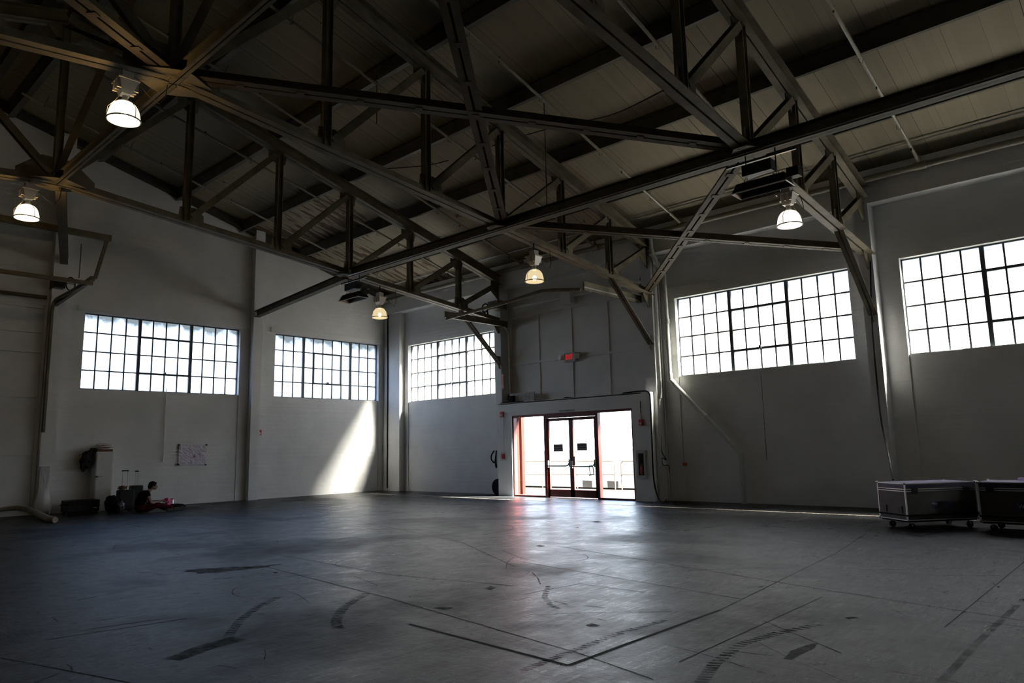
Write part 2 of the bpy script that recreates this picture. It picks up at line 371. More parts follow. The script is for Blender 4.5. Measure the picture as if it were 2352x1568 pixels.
# walls behind the camera
mb = MB(); mb.box(XE, XE+.3, -WID-.3, .35, 0, 7.9); mb.prism([(XE, .35, 7.9), (XE, -HALF, zd(HALF)), (XE, -WID-.3, 7.9)], (.3, 0, 0)); mb.build('wall_back', MW)['kind'] = 'structure'
MB().box(0, XE, -WID-.3, -WID, 0, 8.0).build('wall_near', MW)['kind'] = 'structure'
# roof deck
mb = MB()
for sgn in (0, 1):
    e = .35 if not sgn else -WID-.35
    ze = zd(-.35)
    mb.prism([(-.4, e, ze), (-.4, -HALF, zd(HALF)), (-.4, -HALF, zd(HALF)+.16), (-.4, e, ze+.16)], (XE+.8, 0, 0))
mb.build('ceiling', MDECK)['kind'] = 'structure'

def window(name, side, a0, a1, z0, z1, cols, sash):
    e = empty(name, (0, (a0+a1)/2, z0) if side == 'L' else ((a0+a1)/2, 0, z0), kind='structure')
    g = -.18 if side == 'L' else .18
    nc = sum(cols); H = z1-z0; cw = (a1-a0)/nc
    def P(mb, u0, u1, v0, v1, t):
        if side == 'L': mb.box(g-t, g+t, u0, u1, v0, v1)
        else: mb.box(u0, u1, g-t, g+t, v0, v1)
    mb = MB()
    us = [a0+cw*i for i in range(nc+1)]
    for i in range(1, nc):
        if i in (cols[0], cols[0]+cols[1]): continue
        P(mb, us[i]-.019, us[i]+.019, z0, z1, .018)
    for j in range(1, 4): P(mb, a0, a1, z0+H*j/4-.019, z0+H*j/4+.019, .0185)
    mb.build('muntins', MMUNT, e)
    mb = MB(); P(mb, a0, a1, z0, z0+.03, .03); P(mb, a0, a1, z1-.03, z1, .03); P(mb, a0, a0+.025, z0, z1, .03); P(mb, a1-.025, a1, z0, z1, .03)
    mb.build('window_frame', MMUNT, e)
    for i in (cols[0], cols[0]+cols[1]):
        mb = MB(); P(mb, us[i]-.045, us[i]+.045, z0, z1, .04); mb.build('mullion', MMUNT, e)
    mb = MB(); s0, s1 = us[cols[0]+sash[0]]+.02, us[cols[0]+sash[1]]-.02; q0, q1 = z0+H/4, z0+3*H/4
    P(mb, s0, s1, q0-.03, q0+.03, .032); P(mb, s0, s1, q1-.03, q1+.03, .032); P(mb, s0-.02, s0+.03, q0, q1, .032); P(mb, s1-.03, s1+.02, q0, q1, .032)
    c = (s0+s1)/2; inn = -.05 if side == 'R' else .05
    if side == 'L': mb.box(g, g+.09, c-.03, c+.03, q0-.02, q0+.07)
    else: mb.box(c-.03, c+.03, g-.09, g, q0-.02, q0+.07)
    mb.build('vent_sash', MMUNT, e)
    mb = MB()
    if side == 'L': mb.box(g-.025, g-.019, a0, a1, z0, z1)
    else: mb.box(a0, a1, g+.019, g+.025, z0, z1)
    # one thin sheet, a single surface
    mb2 = MB(); 
    if side == 'L': q = [(g-.02, a0, z0), (g-.02, a1, z0), (g-.02, a1, z1), (g-.02, a0, z1)]
    else: q = [(a0, g+.02, z0), (a1, g+.02, z0), (a1, g+.02, z1), (a0, g+.02, z1)]
    slots = {'window_4': [(17.5, 18.0, 3.60, 3.78)], 'window_5': [(20.3, 20.8, 3.60, 3.78), (22.5, 23.1, 3.9, 4.1), (23.6, 24.2, 3.9, 4.1)]}.get(name, [])
    mb.bm.free()
    uu = sorted({a0, a1, *[h[0] for h in slots], *[h[1] for h in slots]}); vv = sorted({z0, z1, *[h[2] for h in slots], *[h[3] for h in slots]})
    for a, b in zip(uu, uu[1:]):
        for c_, d_ in zip(vv, vv[1:]):
            if any(h[0] < (a+b)/2 < h[1] and h[2] < (c_+d_)/2 < h[3] for h in slots): continue
            q = [(g-.02, a, c_), (g-.02, b, c_), (g-.02, b, d_), (g-.02, a, d_)] if side == 'L' else [(a, g+.02, c_), (b, g+.02, c_), (b, g+.02, d_), (a, g+.02, d_)]
            mb2.bm.faces.new([mb2.bm.verts.new(p) for p in q])
    mb2.build('glass', MGLASS1 if side == 'L' else MGLASS2, e)
for w in WIN: window(*w)

# ------------------------------------------------------------------ entrance portal and storefront
mb = MB(); mb.box(6.86, 7.52, -.6, -.28, 0, 3.08); mb.box(12.32, 12.96, -.6, -.28, 0, 3.08); mb.box(7.52, 12.32, -.6, -.28, 2.65, 3.08); mb.box(6.93, 12.65, -.6, .04, 3.05, 3.09)
mb.build('trim_1', MVEST)['kind'] = 'structure'
mb = MB(); mb.box(OX0, OX0+.06, -.27, .36, 0, 3.0); mb.box(OX0-.02, OX0+.16, .36, .5, 0, 3.0); mb.box(12.56, 12.65, -.27, .36, 0, 3.0); mb.box(7.52, 7.54, -.43, -.26, 0, 2.65); mb.build('trim_2', simple('sunlit_red_jamb', (.032, .0048, .0028), .6, 0, .1, .3, 9))['kind'] = 'structure'
d1 = empty('door_1', (9.9, -.5, 0), kind='structure')
Y0, Y1 = -.56, -.44
mb = MB()
for a, b in ((7.52, 7.585), (8.90, 9.0), (10.96, 11.05), (12.26, 12.32)): mb.box(a, b, Y0-.005, Y1+.02, 0, 2.65)
mb.box(7.52, 12.32, Y0, Y1, 2.58, 2.65); mb.box(9.0, 10.96, Y0, Y1, 2.50, 2.58); mb.box(7.52, 9.0, Y0, Y1, 0, .055); mb.box(11.0, 12.32, Y0, Y1, 0, .055); mb.box(9.0, 11.0, Y0, Y1, -.01, .012)
mb.build('door_frame', MRED, d1)
mb = MB(); mb.box(7.58, 8.90, -.505, -.497, .055, 2.58); mb.build('side_light', MCLEAR, d1, 'clear fixed pane on the left')
mb = MB(); mb.box(11.05, 12.26, -.505, -.497, .055, 2.58); mb.build('side_light', MCLEAR, d1, 'clear fixed pane on the right')
for k, (a, b) in enumerate(((9.01, 9.975), (9.985, 10.95))):
    mb = MB(); mb.box(a, a+.075, -.53, -.47, .03, 2.49); mb.box(b-.075, b, -.53, -.47, .03, 2.49); mb.box(a, b, -.53, -.47, 2.40, 2.49); mb.box(a, b, -.53, -.47, .03, .26)
    lf = mb.build('door_leaf', MRED, d1)
    MB().box(a+.07, b-.07, -.503, -.497, .26, 2.40).build('glass', MCLEAR, lf)
    x0, x1 = a+.03, b-.03; z = .99 - .015*k
    mb = MB(); mb.tube([(x0-.02, -.60, z), (x1-.14, -.61, z), (x1-.07, -.6, z+.02), (x1-.03, -.575, z+.09), (x1-.02, -.55, z+.17)], .017, 8)
    mb.build('push_bar', MBLACK, lf, smooth=True)
    mb = MB(); mb.box(x0-.04, x0+.03, -.6, -.53, z-.05, z+.17); mb.box(x1-.05, x1+.02, -.58, -.53, z-.02, z+.2); mb.build('push_bar_bracket', MCHROME, lf)
    if k: MB().box(a+.09, a+.15, -.56, -.50, 1.0, 1.28).build('lock_case', simple('lock_grey', (.12, .13, .14), .4, .5), lf)
# hanging U-lock on the right push bar
h = [hit(px, py, 'y', -.62) for px, py in ((1354, 1069), (1358, 1068), (1362, 1073), (1364, 1089), (1355, 1090.5), (1353, 1074))]
mb = MB(); mb.tube([h[5], h[0], h[1], h[2], h[3]], .012, 6); mb.tube([hit(1353, 1074, 'y', -.62), hit(1356.5, 1090, 'y', -.62)], .010, 6); mb.tube([hit(1353.5, 1090.8, 'y', -.62), hit(1364, 1089.2, 'y', -.62)], .017, 6)
tag(mb.build('bicycle_lock', MDKMET, smooth=True), 'black U-shaped lock hanging from the right push bar of the glass doors', 'lock')
# notices on the door glass
for k, (px, py) in enumerate(((1282.3, 1028.0), (1337, 1025.6))):
    c = hit(px, py, 'y', -.507); side = 'left' if not k else 'right'
    e = empty('door_notice', c, f'brown emergency exit notice on the {side} glass door leaf', 'sign', 'no re-entry notices')
    MB().box(c.x-.19, c.x+.19, c.y-.002, c.y+.002, c.z-.11, c.z+.11).build('plate', MSIGNB, e)
    for s_, dz, sz in (('EMERGENCY EXIT ONLY', .065, .031), ('NO RE-ENTRY', .005, .056), ('TO BUILDING', -.06, .056)):
        text(s_, (c.x, c.y-.004, c.z+dz), sz, MALU, (1, 0, 0), (0, 0, 1), e, ext=.0008)
c = hit(1302, 943, 'y', -.604)
tag(text('THIS DOOR TO REMAIN UNLOCKED', c, .075, simple('grey_lettering', (.12, .12, .13), .6), (1, 0, 0), (0, 0, 1), None, 'door_header_lettering', .001, sx=.5), 'small dark lettering on the white header above the glass doors', 'sign')

# sectional door parked above the portal
d2 = empty('door_2', (9.8, 0, 3.08), kind='structure')
mb = MB(); mb.box(OX0, OX1, .0, .05, 3.0, OZ); mb.build('door_panel', MGREYP, d2)
mb = MB()
for x in (OX0+.06, 8.30, 9.72, 11.17, OX1-.07): mb.box(x-.05, x+.05, -.035, 0, 3.05, OZ)
for z in (4.45, OZ-.04): mb.box(OX0, OX1, -.045, 0, z-.035, z+.035)
mb.build('door_rib', MGREYP, d2)
mb = MB()
for x, yb in ((7.06, -3.16), (12.62, -3.1)):
    pts = []
    for k in range(9): a = math.pi/2*k/8; pts.append((x, -.16-.42*(1-math.cos(a)), 5.4+.42*math.sin(a)))
    pts = [(x, -.16, 3.1)] + pts + [(x, yb, 5.82)]
    mb.tube(pts, .03, 6)
mb.build('door_track', MALU, d2, smooth=True)
for x, yb, l in ((7.1, -3.18, 'left'), (12.62, -3.1, 'right')):
    mb = MB(); mb.prof((x, -.25, 5.86), (x, yb, 5.86), [(-.05, .05, .09, .1), (-.05, .05, -.1, -.09), (-.006, .006, -.09, .09)] if l == 'left' else [(-.02, .02, -.12, .12)])
    tag(mb.build('track_channel', MSTEEL), f'{l} steel channel carrying the overhead door track above the entrance', 'beam', 'channels of the entrance overhead door')
p = [hit(1026, 733, 'x', 7.1), hit(1163, 694, 'y', -3.15), hit(1245, 668, 'y', -3.15), hit(1334, 664.5, 'y', -3.12)]
mb = MB(); mb.tube([p[0]+V((0, 0, .02)), p[1], p[2], hit(1270, 666, 'y', -3.15), p[3]], .05, 6)
tag(mb.build('track_tie_bar', MSTEEL, smooth=True), 'bent steel bar tying the two overhead door tracks together', 'beam')
mb = MB(); mb.tube([(7.3, -.12, 6.45), (12.5, -.12, 6.45)], .045, 10); mb.box(9.55, 9.95, -.3, -.02, 6.2, 6.62)
tag(mb.build('torsion_shaft', MVEST), 'grey torsion shaft with bracket above the entrance overhead door', 'shaft')
# chain hoist at the left end
e = empty('chain_hoist', (7.0, -.7, 6.0), 'dark chain wheel and operator box beside the column left of entrance', 'hoist')
c = hit(1113, 707, 'y', -.75)
mb = MB()
for k in range(24):
    a = 2*math.pi*k/24; b_ = 2*math.pi*(k+1)/24
    mb.tube([c+V((.15*math.cos(a), .03, .15*math.sin(a))), c+V((.15*math.cos(b_), .03, .15*math.sin(b_)))], .025, 5)
mb.tube([c+V((-.15, .03, 0)), c+V((.15, .03, 0))], .015, 5); mb.build('chain_wheel', MBLACK, e)
mb = MB(); mb.tube([c+V((.02, 0, -.14)), c+V((.0, 0, -.30)), c+V((.03, 0, -.42))], .02, 5); mb.tube([c+V((.12, 0, -.1)), c+V((.16, 0, -.26))], .03, 5); mb.build('chain', MBLACK, e)
mb = MB(); mb.box(c.x+.25, c.x+.75, c.y-.1, c.y+.35, c.z-.12, c.z+.16); mb.build('operator_box', MSTEEL, e)

# left overhead door in the gable
d3 = empty('door_3', (0, -14.1, 0), kind='structure')
MB().box(-.08, -.02, DY0, DY1, 0, DZ).build('door_panel', MGREYP, d3)
mb = MB()
for z in (.2, 1.7, 3.33, 4.62, 5.2, 5.93): mb.box(-.02, .06, DY0, DY1-.12, z-.03, z+.03)
for y in (DY1-.06, DY1-1.8, DY0+.06): mb.box(-.02, .05, y-.04, y+.04, 0, DZ)
mb.build('door_rib', MGREYP, d3)
mb = MB()
for y in (DY1+.02, DY0-.02):
    pts = [(.32, y, 2.3)]
    for k in range(9): a = math.pi/2*k/8; pts.append((.32+.35*(1-math.cos(a)), y, 5.75+.35*math.sin(a)))
    pts.append((3.15, y, 6.12)); mb.tube(pts, .05, 6)
mb.build('door_track', MSTEEL, d3, smooth=True)
mb = MB(); mb.prof((3.15, -12.2, 6.15), (3.15, -16, 6.15), [(-.05, .05, -.05, .05)]); mb.prof((3.15, -12.2, 6.30), (.3, -12.3, 6.02), [(-.05, .05, -.06, .06)])
tag(mb.build('track_channel', MSTEEL), 'steel channel and cross bar of the overhead door at far left', 'beam')
hz = hit(255, 548, 'x', 3.15)
mb = MB(); mb.prof((3.15, hz.y, hz.z), (3.15, -16.3, hz.z+.02), [(-.06, .06, -.08, .08)]); tag(mb.build('hanger_beam', MSTEEL), 'horizontal steel beam above the left overhead door tracks', 'beam')
mb = MB(); mb.prof((3.15, hz.y-.1, hz.z-.08), (3.15, -12.15, 6.3), [(-.04, .04, -.04, .04)], (1, 0, 0)); tag(mb.build('hanger_strut', MSTEEL), 'slanting strut from the hanger beam down to the left door track', 'strut')
p = hit(187, 560, 'x', 3.15); mb = MB(); mb.tube([p, (p.x, p.y, 6.25)], .014, 6); tag(mb.build('hanger_rod', MSTEEL), 'thin vertical rod between hanger beam and left door track end', 'rod')
c = hit(162, 652, 'x', .45)
mb = MB()
for k in range(20):
    a, b_ = 2*math.pi*k/20, 2*math.pi*(k+1)/20
    mb.tube([c+V((0, .12*math.cos(a), .22*math.sin(a)*.9)), c+V((0, .12*math.cos(b_), .22*math.sin(b_)*.9))], .02, 5)
mb.tube([c+V((0, -.1, 0)), c+V((0, .1, 0))], .012, 5); mb.box(0, c.x+.05, c.y-.42, c.y-.14, c.z-.16, c.z+.16)
tag(mb.build('chain_hoist', MDKMET), 'toothed chain wheel with gearbox beside the left overhead door', 'hoist')
mb = MB(); mb.tube([(.15, -12.5, 6.22), (.15, -15.9, 6.22)], .05, 8); tag(mb.build('torsion_shaft', MSTEEL), 'shaft running along the head of the left overhead door', 'shaft')

# ================================================================== trusses
def plate(mb, x, pts, t=.012, dx=0):
    mb.prism([(x-t+dx, -a, z) for a, z in pts], (2*t, 0, 0))
def rivets(mb, x, pts):
    for a, z in pts:
        for sgn in (1,):
            mb.prism([(x+sgn*.012, -a+.014*math.cos(k*math.pi/3), z+.014*math.sin(k*math.pi/3)) for k in range(6)], (sgn*.012, 0, 0))
NN = N + [WID-n for n in N[-2::-1]]
CH_B = [(-.16, -.02, -.012, .0), (-.035, -.02, 0, .17), (.02, .16, -.012, .0), (.02, .035, 0, .17)]
CH_T = [(-.15, -.015, -.13, -.118), (-.03, -.015, -.118, .15), (.015, .15, -.13, -.118), (.015, .03, -.118, .15), (-.15, .15, .15, .165)]
IV = [(-.075, .075, -.075, -.062), (-.075, .075, .062, .075), (-.008, .008, -.062, .062)]
CHN = [(-.075, .075, -.012, .0), (-.075, -.063, 0, .07), (.063, .075, 0, .07)]
tlab = ['riveted steel roof truss nearest the left gable wall', 'riveted steel roof truss in the middle, over the right side of the entrance', 'riveted steel roof truss at right carrying the large heater']
for ti, x in enumerate(T):
    e = empty('roof_truss', (x, -.25, 5.8), tlab[ti], 'truss', 'roof trusses')
    for a, b in ((.3, HALF), (HALF, WID-.3)):
        MB().prof((x, -a, zb(a)-.07), (x, -b, zb(b)-.07), CH_B).build('bottom_chord', MSTEEL, e)
        MB().prof((x, -a, zt(a)), (x, -b, zt(b)), CH_T).build('top_chord', MSTEEL, e)
    for i, n in enumerate(NN):
        MB().prof((x, -n, zb(n)+.02), (x, -n, zt(n)-.1), IV, (0, 1, 0)).build('vertical', MSTEEL, e)
    TOPN = [.45] + NN + [WID-.45]
    for i, n in enumerate(NN):
        for m_ in ((TOPN[i],) if n < HALF-.1 else (TOPN[i+2],) if n > HALF+.1 else (TOPN[i], TOPN[i+2])):
            s = .12 if m_ < n else -.12
            MB().prof((x, -(n-s), zb(n)+.12), (x, -(m_+s*.9), zt(m_)-.2), IV, (1, 0, 0)).build('diagonal', MSTEEL, e)
    pend = []
    def plate(mb, x, pts, t=.012): m_ = MB(); m_.prism([(x-t, -a, z) for a, z in pts], (2*t, 0, 0)); pend.append(m_)
    def rivets(mb, x, pts):
        for a, z in pts: pend[-1].prism([(x+.012, -a+.014*math.cos(k*math.pi/3), z+.014*math.sin(k*math.pi/3)) for k in range(6)], (.012, 0, 0))
    mb = rv = None
    for i, n in enumerate(NN):
        s = -1 if n < HALF-.1 else 1
        if abs(n-HALF) < .1:
            pts = [(n-.75, zb(n)-.12), (n-.75, zb(n)+.12), (n-.3, zb(n)+.5), (n+.3, zb(n)+.5), (n+.75, zb(n)+.12), (n+.75, zb(n)-.12)]
        else: pts = [(n+.2*-s, zb(n)-.03), (n+.16*-s, zb(n)+.35), (n+s*.2, zb(n)+.38), (n+s*.42, zb(n)+.22), (n+s*.42, zb(n)-.03)]
        plate(mb, x, pts, .012); rivets(rv, x, [(n-.03, zb(n)+.1+.07*k) for k in range(4)]+[(n+s*(.15+.07*k), zb(n)+.1+.05*k) for k in range(4)]+[(n+.04, zb(n)+.1+.07*k) for k in range(4)])
        z = zt(n)-.13
        if abs(n-HALF) > .1:
            plate(mb, x, [(n-s*.35, z+.02-s*.0), (n-s*.33, z-.2), (n-s*.1, z-.33), (n+s*.16, z-.3), (n+s*.2, z+.05)], .012)
            rivets(rv, x, [(n-s*(.3-.08*k), z+.12) for k in range(7)]+[(n+s*.03, z-.08*k-.02) for k in range(4)])
        else: plate(mb, x, [(n-.45, z-.05), (n-.2, z-.35), (n+.2, z-.35), (n+.45, z-.05), (n, z+.2)], .012)
    for n, q in ((6.63, .24), (HALF, .36), (WID-6.63, .24)):
        z = zb(n)-.095; m_ = MB()
        m_.prism([(x+a*q, -n+b_*q, z) for a, b_ in ((-.5, -1.5), (.5, -1.5), (1.1, -.6), (1.3, -.2), (1.3, .2), (1.1, .6), (.5, 1.5), (-.5, 1.5), (-1.1, .6), (-1.3, .2), (-1.3, -.2), (-1.1, -.6))], (0, 0, .012))
        for k in range(24):
            a, b_ = ((k % 4)-1.5)*.2*q, ((k//4)-2.5)*.5*q
            m_.prism([(x+a+.014*math.cos(j*math.pi/3), -n+b_+.014*math.sin(j*math.pi/3), z-.01) for j in range(6)], (0, 0, .01))
        m_.build('gusset_plate', MSTEEL, e)
    for s0 in (0, 1):
        A = (lambda a: a) if not s0 else (lambda a: WID-a)
        plate(mb, x, [(A(.26), 6.75), (A(.3), 6.65), (A(.75), 7.0), (A(.78), 7.5), (A(.26), 7.5)], .014)
        plate(mb, x, [(A(.26), 5.62), (A(.45), 5.55), (A(.7), 5.9), (A(.7), 6.08), (A(.26), 6.05)], .012)
        plate(mb, x, [(A(.26), 4.15), (A(.45), 4.35), (A(.55), 4.75), (A(.26), 4.75)], .012)
    for m_ in pend: m_.build('gusset_plate', MSTEEL, e)
    for y0, s0 in ((0, -1), (-WID, 1)):
        MB().prof((x, y0+s0*2.28, zb(2.28)-.1), (x, y0+s0*.34, 4.42), [(-.1, -.015, -.01, .0), (-.027, -.015, 0, .1), (.015, .1, -.01, .0), (.015, .027, 0, .1)], (0, -s0*0, 1)).build('knee_brace', MSTEEL, e)

# tie beams along the hall
def beam(name, p0, p1, label, h=.24, w=.2, group=None, conduit=False):
    mb = MB(); mb.prof(p0, p1, [(-w/2, w/2, -h/2, -h/2+.012), (-w/2, w/2, h/2-.012, h/2), (-.008, .008, -h/2, h/2)])
    e = empty(name, (V(p0)+V(p1))/2, label, 'beam', group); mb.build('beam_body', MBEAM, e)
    if conduit:
        p0, p1 = V(p0), V(p1); o = V((0, -w/2-.015, -h/2+.03)); MB().tube([p0+o, p1+o], .014, 6).build('conduit', MALU, e)
    return e
A = lambda x: (x, -6.63, zb(6.63)-.02)
B = lambda x: (x, -14.12, zb(14.12)-.02)
Cc = lambda x: (x, -WID+6.63, zb(6.63)-.02)
beam('tie_beam', A(6.95), A(31), 'long tie beam running over the entrance from left truss toward camera', .26, .2, 'tie beams', True)
beam('tie_beam', (.27, -6.03, 6.5), (6.7, -6.58, zb(6.63)-.05), 'tie beam from first truss to the pilaster between the two left windows', .22, .2, 'tie beams')
def batten(p0, p1, label, w=.16, gap=.04):
    p0, p1 = V(p0), V(p1); L_ = (p1-p0).length; d = (p1-p0)/L_
    e = empty('cross_brace', (p0+p1)/2, label, 'brace', 'diagonal cross braces under the roof')
    for s in (-1, 1):
        a, b_ = sorted((s*gap/2, s*(gap/2+w/2+.03))); MB().prof(p0, p1, [(a, b_, -.01, 0), ((a if s > 0 else b_-.01), (a+.01 if s > 0 else b_), 0, .17)]).build('angle_bar', MBRACE, e)
    k = 1.0
    while k < L_-.5: MB().prof(p0+d*(k-.06), p0+d*(k+.06), [(-gap/2-.04, gap/2+.04, -.022, -.01)]).build('batten', MBRACE, e); k += .95
batten((12.97, -.5, 6.0), A(18.95), 'battened brace from right column of entrance up to the heater node')
batten(A(13.0), (18.95, -.5, 6.0), 'battened brace from middle truss node to column right of fourth window')
batten(B(13.0), A(18.95), 'long brace from the lamp gusset across to the right heater node', .2)
batten(A(13.0), B(18.95), 'battened brace rising steeply from middle truss node out of frame top')
batten(B(13.0), Cc(18.95), 'brace from upper-left gusset out over the top left of frame', .2)
beam('ridge_tie_beam', B(6.9), B(31), 'tie beam joining the truss middles at upper left', .2, .13, 'tie beams')
beam('ridge_tie_beam', (.27, -12.15, 7.35), (6.75, -14.0, zb(14.12)-.1), 'tie beam from left lamp node down to the pilaster beside left overhead door', .2, .2, 'tie beams')
for a, b_, l in ((0, 1, 'sway brace rising from the left lamp node to the middle truss peak'), (1, 2, 'sway brace rising from the upper-left lamp node to the right truss peak')):
    mb = MB(); mb.prof((T[a]+.1, -14.12, zb(14.12)+.15), (T[b_]-.1, -14.12, zt(14.12)-.25), [(-.07, .07, -.01, 0), (-.07, -.06, 0, .07)]); tag(mb.build('sway_brace', MBRACE), l, 'brace', 'sway braces')
for a, b_, l in ((0, 1, 'sway brace from the left truss peak down to the middle truss'), (1, 2, 'sway brace from the middle truss peak down to the right truss')):
    mb = MB(); mb.prof((T[a]+.1, -14.12, zt(14.12)-.25), (T[b_]-.1, -14.12, zb(14.12)+.15), [(-.07, .07, -.01, 0), (-.07, -.06, 0, .07)]); tag(mb.build('sway_brace', MBRACE), l, 'brace', 'sway braces')

# purlins
words = ['lowest', 'second', 'third', 'fourth', 'fifth']
for i, n in enumerate(N[:5]+[13.75]):
    for side in ((0, 1) if i >= 3 else (0,)):
        y = -n if not side else -WID+n
        lab = (f'{words[i]} roof purlin up from the eave above the windows' if i < 5 else 'topmost roof purlin beside the ridge on the window side') if not side else {3: 'roof purlin farthest down the slope beyond the ridge at upper left', 4: 'roof purlin midway down the slope beyond the ridge at upper left', 5: 'roof purlin just beyond the ridge at the upper left'}[i]
        mb = MB(); zz = zd(n)-.17; mb.prof((-.0, y, zz), (XE, y, zz), [(-.09, .09, -.165, -.15), (-.09, .09, .15, .165), (-.01, .01, -.15, .15)], (0, .265 if side else -.265, 1))
        tag(mb.build('purlin', MSTEEL2), lab, 'purlin', 'roof purlins')
# rafter trim against the gable and eave
mb = MB(); mb.prof((.12, 0, zd(0)-.14), (.12, -HALF, zd(HALF)-.14), [(-.12, .12, -.10, .13)]); mb.prof((.12, -HALF, zd(HALF)-.14), (.12, -WID, zd(0)-.14), [(-.12, .12, -.10, .13)]); mb.build('trim_3', simple('dark_rafter_wood', (.05, .045, .035), .8, noise=.5))['kind'] = 'structure'

# sprinkler pipes
mb = MB(); mb.tube([(.3, -.5, 7.72), (XE-.1, -.5, 7.72)], .075, 12)
e = empty('sprinkler_main', (15, -.5, 7.7), 'thick horizontal sprinkler main running under the eave above the windows', 'pipe'); mb.build('pipe_run', MPIPE, e, smooth=True)
XB = [2.03, 5.08, 8.13, 11.18, 14.23, 17.28, 20.33, 23.38]
for x in XB: MB().tube([(x-.13, -.5, 7.72), (x+.13, -.5, 7.72)], .095, 12).tube([(x, -.5, 7.78), (x, -.55, 7.9)], .05, 10).build('pipe_fitting', MPIPE, e, smooth=True)
for k, x in enumerate(XB):
    e = empty('sprinkler_branch', (x, -5, 9), ['branch sprinkler pipe nearest the left gable', 'second branch sprinkler pipe from the left gable', 'branch sprinkler pipe over the left part of the entrance', 'branch sprinkler pipe over the right part of the entrance', 'branch sprinkler pipe just right of the middle truss', 'branch sprinkler pipe just left of the right truss', 'branch sprinkler pipe just right of the right truss', 'branch sprinkler pipe at the far right edge'][k], 'pipe', 'branch sprinkler pipes')
    mb = MB(); z0 = 7.55; mb.tube([(x, -.55, 7.93), (x, -.62, 7.80), (x, -13.9, z0+.275*13.9)], .036, 8); mb.build('pipe_run', MPIPE, e, smooth=True)
    n = 1.2
    while n < 13.8:
        z = z0+.275*n; mb = MB(); hg = MB(); mb.tube([(x, -n, z-.02), (x, -n, z+.09)], .016, 6); mb.lathe([(.001, .0), (.03, .0), (.03, .006), (.001, .006)], (x, -n, z+.09), 8)
        hg.tube([(x+.045, -n-.9, z+.25), (x+.03, -n-.9, z+.17), (x-.02, -n-.93, z+.19), (x-.05, -n-.8, z+.56)], .006, 4); n += 2.25
        mb.build('sprinkler_head', MDKMET, e); hg.build('pipe_hanger', MDKMET, e)
mb = MB(); mb.tube([(1.2, -.92, zd(.92)-.07), (XE-.2, -.92, zd(.92)-.07)], .02, 6); tag(mb.build('conduit', MALU), 'thin straight conduit clipped to the deck just above the sprinkler main', 'conduit')

# ------------------------------------------------------------------ lamps
MHOUS = simple('cast_housing', (.42, .40, .37), .4, .3); MRING = simple('lamp_ring', (.05, .05, .05), .4, .5)
def lamp(loc, label, dome, bulb):
    x, y, z = loc      # z = rim height
    e = empty('pendant_lamp', (x, y, z), label, 'lamp', 'high-bay pendant lamps')
    R_ = .225
    prof = [(R_*math.cos(a)**.62 if a < 1.5 else .05, .30*math.sin(a)) for a in [i*math.pi/2/9*.97 for i in range(10)]]
    prof = [(R_, 0)]+prof
    mb = MB(); mb.lathe(prof, (x, y, z), 28, caps=False); mb.build('lamp_shade', dome, e, smooth=True)
    mb = MB(); mb.lathe([(.001, -.03), (.14, -.02), (R_-.01, -.0), (R_-.01, .005), (.001, .005)], (x, y, z), 28); mb.build('lamp_lens', dome, e, smooth=True)
    mb = MB(); mb.ball((x, y, z+.09), .05, (1, 1, 1.3)); mb.build('bulb', bulb, e, smooth=True)
    mb = MB()
    for k in range(28):
        a, b_ = 2*math.pi*k/28, 2*math.pi*(k+1)/28; q = R_+.008
        mb.tube([(x+q*math.cos(a), y+q*math.sin(a), z+.012), (x+q*math.cos(b_), y+q*math.sin(b_), z+.012)], .011, 5, caps=False)
    for k in range(3):
        a = k*2.094+.4; q = R_+.01
        mb.tube([(x+q*math.cos(a), y+q*math.sin(a), z+.02), (x+q*.97*math.cos(a), y+q*.97*math.sin(a), z+.17), (x+q*.6*math.cos(a), y+q*.6*math.sin(a), z+.28), (x+.07*math.cos(a), y+.07*math.sin(a), z+.4)], .005, 4)
    mb.build('guard_ring', MRING, e)
    mb = MB(); mb.lathe([(.05, .29), (.055, .33), (.04, .34), (.04, .40), (.06, .41), (.001, .42)], (x, y, z), 14); mb.build('lamp_neck', MHOUS, e)
    mb = MB(); zz = z+.41
    mb.hexa([(x-.08, y-.07, zz), (x+.08, y-.07, zz), (x+.08, y+.07, zz), (x-.08, y+.07, zz)], [(x-.15, y-.13, zz+.2), (x+.15, y-.13, zz+.2), (x+.15, y+.13, zz+.2), (x-.15, y+.13, zz+.2)])
    for s in (-1, 0, 1): mb.box(x+s*.09-.012, x+s*.09+.012, y-.15, y+.15, zz+.06, zz+.21)
    mb.box(x-.17, x+.17, y-.15, y+.15, zz+.2, zz+.225); mb.box(x-.08, x+.08, y-.08, y+.08, zz+.22, zz+.36)
    mb.build('ballast_housing', MHOUS, e)
    mb = MB(); mb.tube([(x, y, zz+.35), (x, y, zb(-y))], .02, 6); mb.build('hook', MDKMET, e)
    mb = MB(); mb.tube([(x+.05, y+.12, zz+.25), (x+.12, y+.3, zz+.05), (x+.12, y+.45, zz-.02), (x+.08, y+.55, zz+.15), (x, y+.6, zb(-y)-.1)], .008, 5); mb.build('power_cord', MDKMET, e, smooth=True)
    l = bpy.data.lights.new('lamp_glow', 'POINT'); l.energy = 6; l.color = (1, .64, .25); l.shadow_soft_size = .03
    lo = bpy.data.objects.new('lamp_glow', l); COL.objects.link(lo); lo.parent = e; lo.location = (0, 0, .215)
    return lo
DW = dome_mat('prismatic_shade_bright', (1, .93, .72), 2.6); DA = dome_mat('prismatic_shade_amber', (1, .82, .50), 1.25); DP = dome_mat('prismatic_shade_pink', (1, .90, .80), 2.2)
BW = emis('bulb_hot', (1, .9, .7), 14); BA = emis('bulb_warm', (1, .9, .7), 20)
